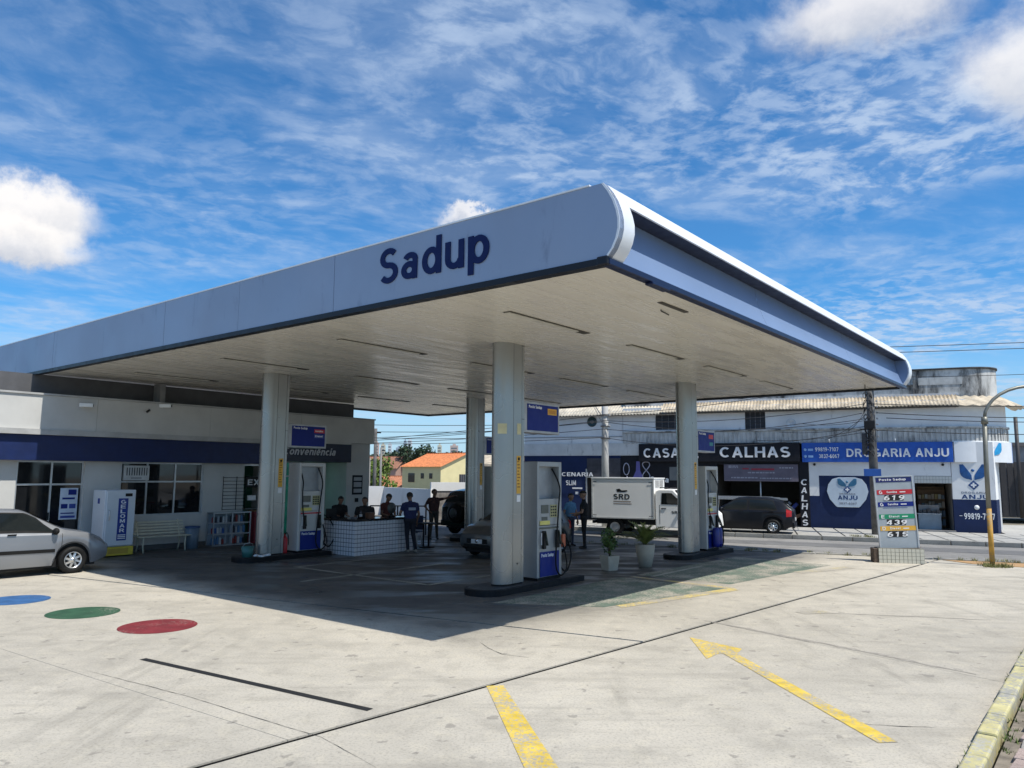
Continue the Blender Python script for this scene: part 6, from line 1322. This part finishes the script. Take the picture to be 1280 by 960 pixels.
def pole(name, lab, x, y, H, r0, r1, m, arms, rotz=FANG):
    t = thing(name, lab, 'utility pole', (x, y, .1), rotz); MB().tube([(0, 0, -.1), (0, 0, H * .5), (0, 0, H)], [r0, (r0 + r1) / 2, r1], 14).build('pole', m, t)
    for (z, w) in arms:
        a = bx('cross_arm', mat('arm_wood', (.13, .11, .09), .9), t, -w / 2, w / 2, -.20, -.12, z, z + .09)
        for k in range(4): MB().lathe([(.001, 0), (.03, 0), (.045, .04), (.03, .07), (.001, .09)], (-w / 2 + .08 + k * (w - .16) / 3, -.16, z + .09), 10).build('insulator', mat('insulator_brown', (.06, .035, .02), .2), a)
    return t
p1_ = pole('utility_pole', 'dark cluttered utility pole rising behind the price board', 13.50, 28.30, 6.9, .17, .125, mat('pole_dark_concrete', (.12, .115, .11), .9, 0, .3, 4., .4, 20), [(5.9, 1.4)])
rn = random.Random(31); dk = mat('cable_black', (.02, .02, .022), .7)
bx('pole_box', mat('box_dark', (.05, .05, .055), .6), p1_, -.36, -.16, -.16, .08, 2.95, 3.75, .02); bx('terminal_box', black_p, p1_, -.26, .1, -.33, -.2, 3.9, 4.2, .01)
for k in range(9):
    z = 3.0 + k * .27; MB().tube([(-.1 + .15 * sin(a), -.12 - .13 * cos(a) ** 2, z + .12 * sin(a * 2.3 + k)) for a in [q * .55 for q in range(12)]], .016, 6).build('cable_coil', dk, p1_)
for k in range(7): MB().lathe([(.001, 0), (.03, 0), (.04, .05), (.001, .07)], (.2, -.1, 3.6 + k * .22), 8).build('insulator', mat('insulator_grey', (.3, .3, .3), .3), p1_)
bx('pole_poster', mat('poster_blue', (.02, .10, .38), .6), p1_, -.34, .24, -.24, -.19, 2.15, 2.42, .01)
p2_ = pole('utility_pole', 'pale round concrete utility pole behind the white box truck', 3.87, 31.3, 6.9, .165, .12, mat('pole_pale_concrete', (.50, .49, .46), .8, 0, .1, 3.), [(5.6, .0001)] if False else [])
for z in (4.55, 4.1, 3.6): MB().lathe([(.155, 0), (.19, .01), (.19, .05), (.155, .06)], (0, 0, z), 14).build('band', mat('band_grey', (.2, .2, .2), .5, .4), p2_); MB().ball((.2, -.05, z + .02), .05, 5).build('insulator', mat('insulator_grey', (.3, .3, .3), .3), p2_)
MB().tube([(-.1, 0, 4.5), (-.8, 0, 5.55)], .018, 6).build('stay_arm', mat('arm_grey', (.35, .35, .35), .5), p2_); MB().tube([(-.1, 0, 4.2), (-.75, 0, 5.5)], .012, 6).build('stay_arm', mat('arm_grey', (.35, .35, .35), .5), p2_)
def wire(a, b, sag, r, lab, m=dk):
    a = Vector(a); b = Vector(b); pts = [a.lerp(b, k / 16) - Vector((0, 0, sag * 4 * (k / 16) * (1 - k / 16))) for k in range(17)]
    return tag(MB().tube(pts, r, 5).build('overhead_wire', m), lab, 'wire', 'overhead wires along the street')
PA = FA(0.85, -2.95); 
def at_pole(z, ds=0, dn=0): q = Vector((13.50, 28.30, z)) + Vector((FD.x, FD.y, 0)) * ds - Vector((FN.x, FN.y, 0)) * (.16 + dn); return q
east = FA(16, -3.3); west = Vector((3.87, 31.3, 0)) ; far_w = FA(-38, -2.2)
for k, (z, zz, sg) in enumerate(((5.98, 6.3, .3), (4.95, 5.0, .3), (4.6, 4.6, .35), (4.4, 4.4, .3), (4.0, 4.1, .35))):
    nth = ['topmost', 'second highest', 'middle', 'second lowest', 'lowest'][k]
    wire(at_pole(z, (k % 4) * .3 - .4), east + Vector((0, 0, zz)), sg, .014 if z < 5.5 else .010, nth + ' overhead wire between the dark pole and the right edge of the photo')
    wire(at_pole(z, -.1 - (k % 3) * .1), west + Vector((-.1, -.2, min(z, 4.7) - .25 * (k % 3))), sg * .8 + .05 * k, .013, nth + ' overhead wire between the dark pole and the pale pole')
    wire(west + Vector((-.1, -.2, min(z, 4.7) - .25 * (k % 3))), far_w + Vector((0, 0, 3.6 + .2 * k)), .4, .013, nth + ' overhead wire running left from the pale pole')
for k in range(5):
    a = at_pole(3.9 + .22 * k, -.15); b = FA(-3.6 + k * .9, -.05, 3.75 + .35 * (k % 3)); wire(a, b, .12, .010, 'drooping service wire from the dark pole to the building front, %s from the left' % ['first', 'second', 'third', 'fourth', 'fifth'][k])
for k in range(2): wire((12, 40, 8.85 - k * .3), (70, 33, 10.9 - k * .3), .3, .02, '%s thin power wire crossing the sky above the corner building' % ['upper', 'lower'][k], mat('wire_far', (.05, .06, .08), .7))

# ------------------------------------------------------------------ beyond the rear of the forecourt
w_white = mat('yard_wall_white', (.72, .72, .71), .8, 0, .05, 1.2, .1, 30, dirt=(.45, .44, .40), dv=-.02)
def wall2(name, lab, a, b, z0, z1, m, th=.18, cap=None):
    a = Vector(a); b = Vector(b); L_ = (b - a).length; t = thing(name, lab, 'wall', (a.x, a.y, 0), atan2(b.y - a.y, b.x - a.x)); bx('wall', m, t, 0, L_, 0, th, z0, z1)
    if cap: bx('cap', cap[0], t, -.02, L_ + .02, -.04, th + .04, z1 + .001, z1 + cap[1])
    return t
wall2('yard_wall', 'sunlit white yard wall behind the counter', (-9.6, 39.3), (-6.6, 39.5), -.2, 1.55, w_white); wall2('yard_wall', 'shaded white yard wall behind the guard rail', (-6.6, 39.5), (-3.76, 35.6), -.2, 1.5, w_white)
wall2('stone_wall', 'low stone wall with a thick white slab on top beside the rear column', (-3.74, 35.7), (2.4, 37.5), -.2, 1.42, mat('yard_stone', (.22, .20, .18), .9, 0, .35, 4., .5, 12, dirt=(.30, .07, .07), dv=.12, ds=.9), .2, (w_white, .40))
struct(sheet('yard_ground', [(-14, 34), (4, 34), (4, 60), (-14, 60)], -.1, .004, ground_mat('pale_yard', (.50, .47, .40))))
def house(name, lab, loc, rz, W, D, H, ridge, wallm, roofm, wins=(), ov=.4):
    t = thing(name, lab, 'house', loc, rz)
    MB().prism([(0, 0), (D, 0), (D, H), (D / 2, ridge - .1), (0, H)], 0, W, axis='x').build('wall', wallm, t)
    for sg in (0, 1):
        sl = MB(); y0, y1 = (-ov, D / 2) if sg == 0 else (D + ov, D / 2); dz = (ridge - H) / (D / 2); z0 = H - ov * dz; n = 24
        vs = []
        for i in range(n + 1):
            for j in range(41):
                f = i / n; vs.append((-ov + (W + 2 * ov) * j / 40, y0 + (y1 - y0) * f, z0 + (ridge - z0) * f + .04 + .05 * abs(sin(j * pi / 2)) ))
        sl.add(vs, [[i * 41 + j, i * 41 + j + 1, (i + 1) * 41 + j + 1, (i + 1) * 41 + j] for i in range(n) for j in range(40)], 0, False).build('roof', roofm, t, recalc=False)
    MB().box(-ov, W + ov, D / 2 - .12, D / 2 + .12, ridge - .02, ridge + .14).build('ridge_tiles', roofm, t)
    for (face_, a, b, z0, z1) in wins:
        if face_ == 'f': w = bx('window', mat('window_frame_dark', (.03, .03, .035), .5), t, a, b, -.05, -.001, z0, z1); [bx('pane', glass_dark, w, a + (b - a) * k / 2 + .05, a + (b - a) * (k + 1) / 2 - .05, -.056, -.0505, z0 + .06, z1 - .06) for k in range(2)]
        else: w = bx('window', mat('window_frame_dark', (.03, .03, .035), .5), t, W + .001, W + .05, a, b, z0, z1); [bx('window_bar', mat('bar_grey', (.16, .16, .17), .5), w, W + .0505, W + .07, a + (b - a) * k / 5 - .03, a + (b - a) * k / 5 + .03, z0, z1) for k in range(1, 5)]
    return t
orange_tile = mat('orange_roof_tile', (.60, .20, .07), .8, 0, .25, 3., .3, 10, dirt=(.30, .10, .05), dv=.0)
yel_wall = mat('pale_yellow_render', (.66, .58, .32), .85, 0, .05, 1.)
al = R(42)
house('yellow_house', 'pale yellow house with an orange tiled roof beyond the yard wall', (-9.3 - 7.8 * cos(al), 100 + 7.8 * sin(al), -1.2), -al, 7.8, 9.6, 4.35, 6.15, yel_wall, orange_tile,
      [('f', 1.3, 2.6, 2.2, 3.4), ('f', 3.9, 4.5, 2.7, 3.4), ('f', 5.6, 6.2, 2.7, 3.4), ('s', 3.4, 5.2, 2.1, 3.3)], .35)
MB_ = house('terracotta_house', 'low terracotta-roofed house left of the yellow house', (-19.5, 108, -3.5), R(-10), 5.0, 7, 3.6, 5.2, mat('terracotta_render', (.40, .16, .09), .85), mat('terracotta_roof', (.42, .17, .09), .85, 0, .2, 2.))
house('brick_house', 'small brown-roofed house among the trees far behind the counter', (-33, 150, -2.), R(-15), 11, 9, 5.2, 7.4, mat('dull_pink_render', (.40, .25, .20), .85), mat('brown_roof', (.28, .13, .08), .85, 0, .2, 2.))
sh_ = thing('tiled_shed', 'dark open garage under old roof tiles behind the nearest column', 'shed', (-1.8, 40.5, 0), R(-8))
bx('back_wall', mat('shed_dark', (.05, .05, .05), .8), sh_, 0, 6, 4, 4.1, 0, 2.5); bx('side_wall', mat('shed_dark', (.05, .05, .05), .8), sh_, 5.9, 6, 0, 4, 0, 2.5); bx('side_wall', mat('shed_dark', (.05, .05, .05), .8), sh_, 0, .1, .1, 4, 0, 2.5); bx('front_beam', w_white, sh_, -.2, 6.2, -.1, .1, 2.35, 2.62)
MB().prism([(-.4, 2.62), (4.4, 3.5), (4.4, 3.6), (-.4, 2.74)], -.3, 6.3, axis='x').build('roof', tile_old, sh_)
# trees
fol = [mat('foliage_bright', (.10, .155, .018), .7, 0, .5, .8), mat('foliage_mid', (.045, .085, .022), .7, 0, .5, .6), mat('foliage_dark', (.022, .045, .018), .7, 0, .5, .4)]
bark = mat('bark_grey_brown', (.12, .09, .07), .9, 0, .3, 4.)
def tree(lab, x, y, z, H, Rr_, m, seed, leaves=1500, ls=.5, group=None, flat=1.):
    t = thing('leafy_tree', lab, 'tree', (x, y, z), 0, group); rn = random.Random(seed); tr = MB().tube([(0, 0, 0), (.1, 0, H * .25), (0, .1, H * .5)], [Rr_ * .09, Rr_ * .07, Rr_ * .05], 8); mb = MB()
    cl = []
    for k in range(14):
        a = rn.uniform(0, 2 * pi); q = Rr_ * rn.random() ** .5 * .8; c = Vector((cos(a) * q, sin(a) * q, H * rn.uniform(.42, .86))); cl.append((c, Rr_ * rn.uniform(.28, .46)))
        tr.tube([(0, .05, H * .35), c * .6 + Vector((0, 0, H * .12)), c], [Rr_ * .035, Rr_ * .025, Rr_ * .01], 5)
    tr.build('trunk', bark, t)
    for k in range(leaves):
        c, r_ = cl[k % 14]; d = Vector((rn.gauss(0, 1), rn.gauss(0, 1), rn.gauss(0, 1))).normalized(); p = c + Vector((d.x, d.y, d.z * .75 * flat)) * r_ * rn.uniform(.55, 1.08); n_ = (d + Vector((rn.gauss(0, .5), rn.gauss(0, .5), rn.gauss(0, .5)))).normalized(); a_ = n_.orthogonal().normalized(); b_ = n_.cross(a_); s_ = ls * rn.uniform(.5, 1.2)
        mb.add([p - a_ * s_ * .5, p + b_ * s_ * .35, p + a_ * s_ * .5, p - b_ * s_ * .35], [(0, 1, 2, 3)])
    mb.build('crown', m, t, recalc=False); return t
tree('bright green leafy tree behind the dark street poles left of the yellow house', -16.2, 84, -2.5, 6.8, 3.4, fol[0], 1, 2600, .42)
tree('taller dull green tree behind the bright one at the end of the shop wall', -22.5, 96, -2.5, 9.3, 3.8, fol[1], 2, 2600, .45)
tree('dark green tree touching the shop corner behind the notice board', -15.5, 66, -2.5, 5.6, 2.4, fol[1], 3, 2000, .35)
tree('small dark tree behind the ridge of the yellow house', -19, 150, -1, 9.3, 4.2, fol[2], 4, 1800, .6)
for k, (x, y, z, h, r_) in enumerate(((-28, 190, 0, 11.3, 5), (-17, 195, 0, 10.2, 5), (-9, 190, 0, 11.8, 5.5), (-2, 200, 0, 12.6, 6), (5, 200, 0, 11, 6), (-38, 200, 0, 9, 6), (14, 210, 0, 12, 7), (24, 210, 0, 11, 7), (-50, 200, 0, 10, 7))):
    tree(['dark rounded tree on the skyline left of the yellow house roof', 'dark tree on the skyline above the middle of the orange roof', 'dark tree on the skyline over the right of the orange roof', 'tallest dark tree on the skyline beside the rear column', 'dark skyline tree right of the rear column', 'low dark skyline tree below the pale towers', 'dark skyline tree hidden behind the nearest column', 'dark skyline tree behind the nearest pump', 'dark skyline tree at the end of the shop wall'][k], x, y, z - 2, h, r_, fol[2], 10 + k, 1200, .9, 'dark trees on the skyline')
bushes = MB(); rn = random.Random(77)
for k in range(5200):
    x = rn.uniform(-150, 130); y = rn.uniform(215, 300); z = -1 + rn.random() ** 1.5 * (6 + 2.5 * sin(x * .09) + 2 * sin(x * .23 + 1)); s_ = rn.uniform(.6, 1.6); a = rn.uniform(0, 6.28); n_ = Vector((rn.gauss(0, 1), -abs(rn.gauss(0, 1)), rn.gauss(.6, .8))).normalized(); a_ = n_.orthogonal().normalized(); b_ = n_.cross(a_)
    p = Vector((x, y, z)); bushes.add([p - a_ * s_, p + b_ * s_ * .7, p + a_ * s_, p - b_ * s_ * .7], [(0, 1, 2, 3)])
stuff(tag(bushes.build('distant_wood', fol[2], recalc=False), 'far dark green belt of trees along the horizon behind the forecourt', 'woods'))
# towers far away; pale colours stand in for haze over their light paint
tw_m = [mat('tower_white', (.62, .64, .68), .7), mat('tower_pink', (.55, .42, .38), .7), mat('tower_grey_blue', (.34, .40, .48), .7), mat('tower_cream', (.58, .54, .44), .7)]
for k, (px0, px1, ptop, m, lab) in enumerate(((470, 474, 549, 1, 'pinkish far tower nearest the shop corner'), (476, 481, 551, 3, 'cream far tower beside the pinkish one'), (484, 488, 550, 0, 'white low far tower left of the twin towers'), (493, 500, 554, 2, 'blue-grey low far block left of the twin towers'), (502, 505, 545, 2, 'slim grey far tower, left of the twin'), (506, 511, 544, 0, 'tall white far tower, right of the twin'), (544, 549, 550, 3, 'single cream far tower right of the dark skyline tree'), (560, 570, 550, 1, 'wide brownish far block near the rear column'), (527, 531, 555, 0, 'tiny white far tower over the orange roof'), (458, 462, 546, 3, 'cream far tower at the shop corner'))):
    Y = 900.; x0 = (px0 - 640) / 943.75 * Y; x1 = (px1 - 640) / 943.75 * Y; zt = 2.25 + (588 - ptop) / 943.75 * Y; t = thing('far_tower', lab, 'tower block', (x0, Y + k * 6, -2), 0, 'tower blocks on the far skyline'); W_ = x1 - x0
    bx('tower', tw_m[m], t, 0, W_, 0, 6, 0, zt); bx('roof_house', tw_m[m], t, W_ * .3, W_ * .7, 1, 4, zt, zt + 2)
    for r_ in range(int(zt / 3.6)): bx('window_band', mat('tower_window', (.16, .18, .21), .4), t, W_ * .12, W_ * .88, -.15, -.01, 2 + r_ * 3.6, 3.4 + r_ * 3.6)
for (x, y, h, r_, lab) in ((-7.30, 40.6, 4.6, .10, 'slim dark street pole above the yard wall behind the counter'), (-8.6, 50, 3.9, .08, 'thin pale pole right of the slim dark street pole'), (-11.2, 60, 3.4, .08, 'short thin pole at the shop corner among the trees')):
    t = thing('street_pole', lab, 'pole', (x, y, 0)); MB().tube([(0, 0, -.5), (0, 0, h)], [r_, r_ * .8], 10).build('pole', MATS['pole_dark_concrete'] if r_ > .09 else mat('pole_mid', (.22, .21, .2), .9), t); MB().box(-.05, .28, -.04, .04, h - .25, h - .18).build('bracket', black_p, t)
for k in range(3): wire((-25, 60, 6.4 - k * .6), (10, 52, 5.9 - k * .4), .4, .022, '%s faint power wire in the gap between the shop corner and the rear column' % ['upper', 'middle', 'lower'][k])
# ground cover of the horizon
struct(sheet('hill', [(-500, 300), (500, 300), (700, 1500), (-700, 1500)], -.1, .9, mat('hill_green', (.07, .095, .045), .9, 0, .4, .01)))
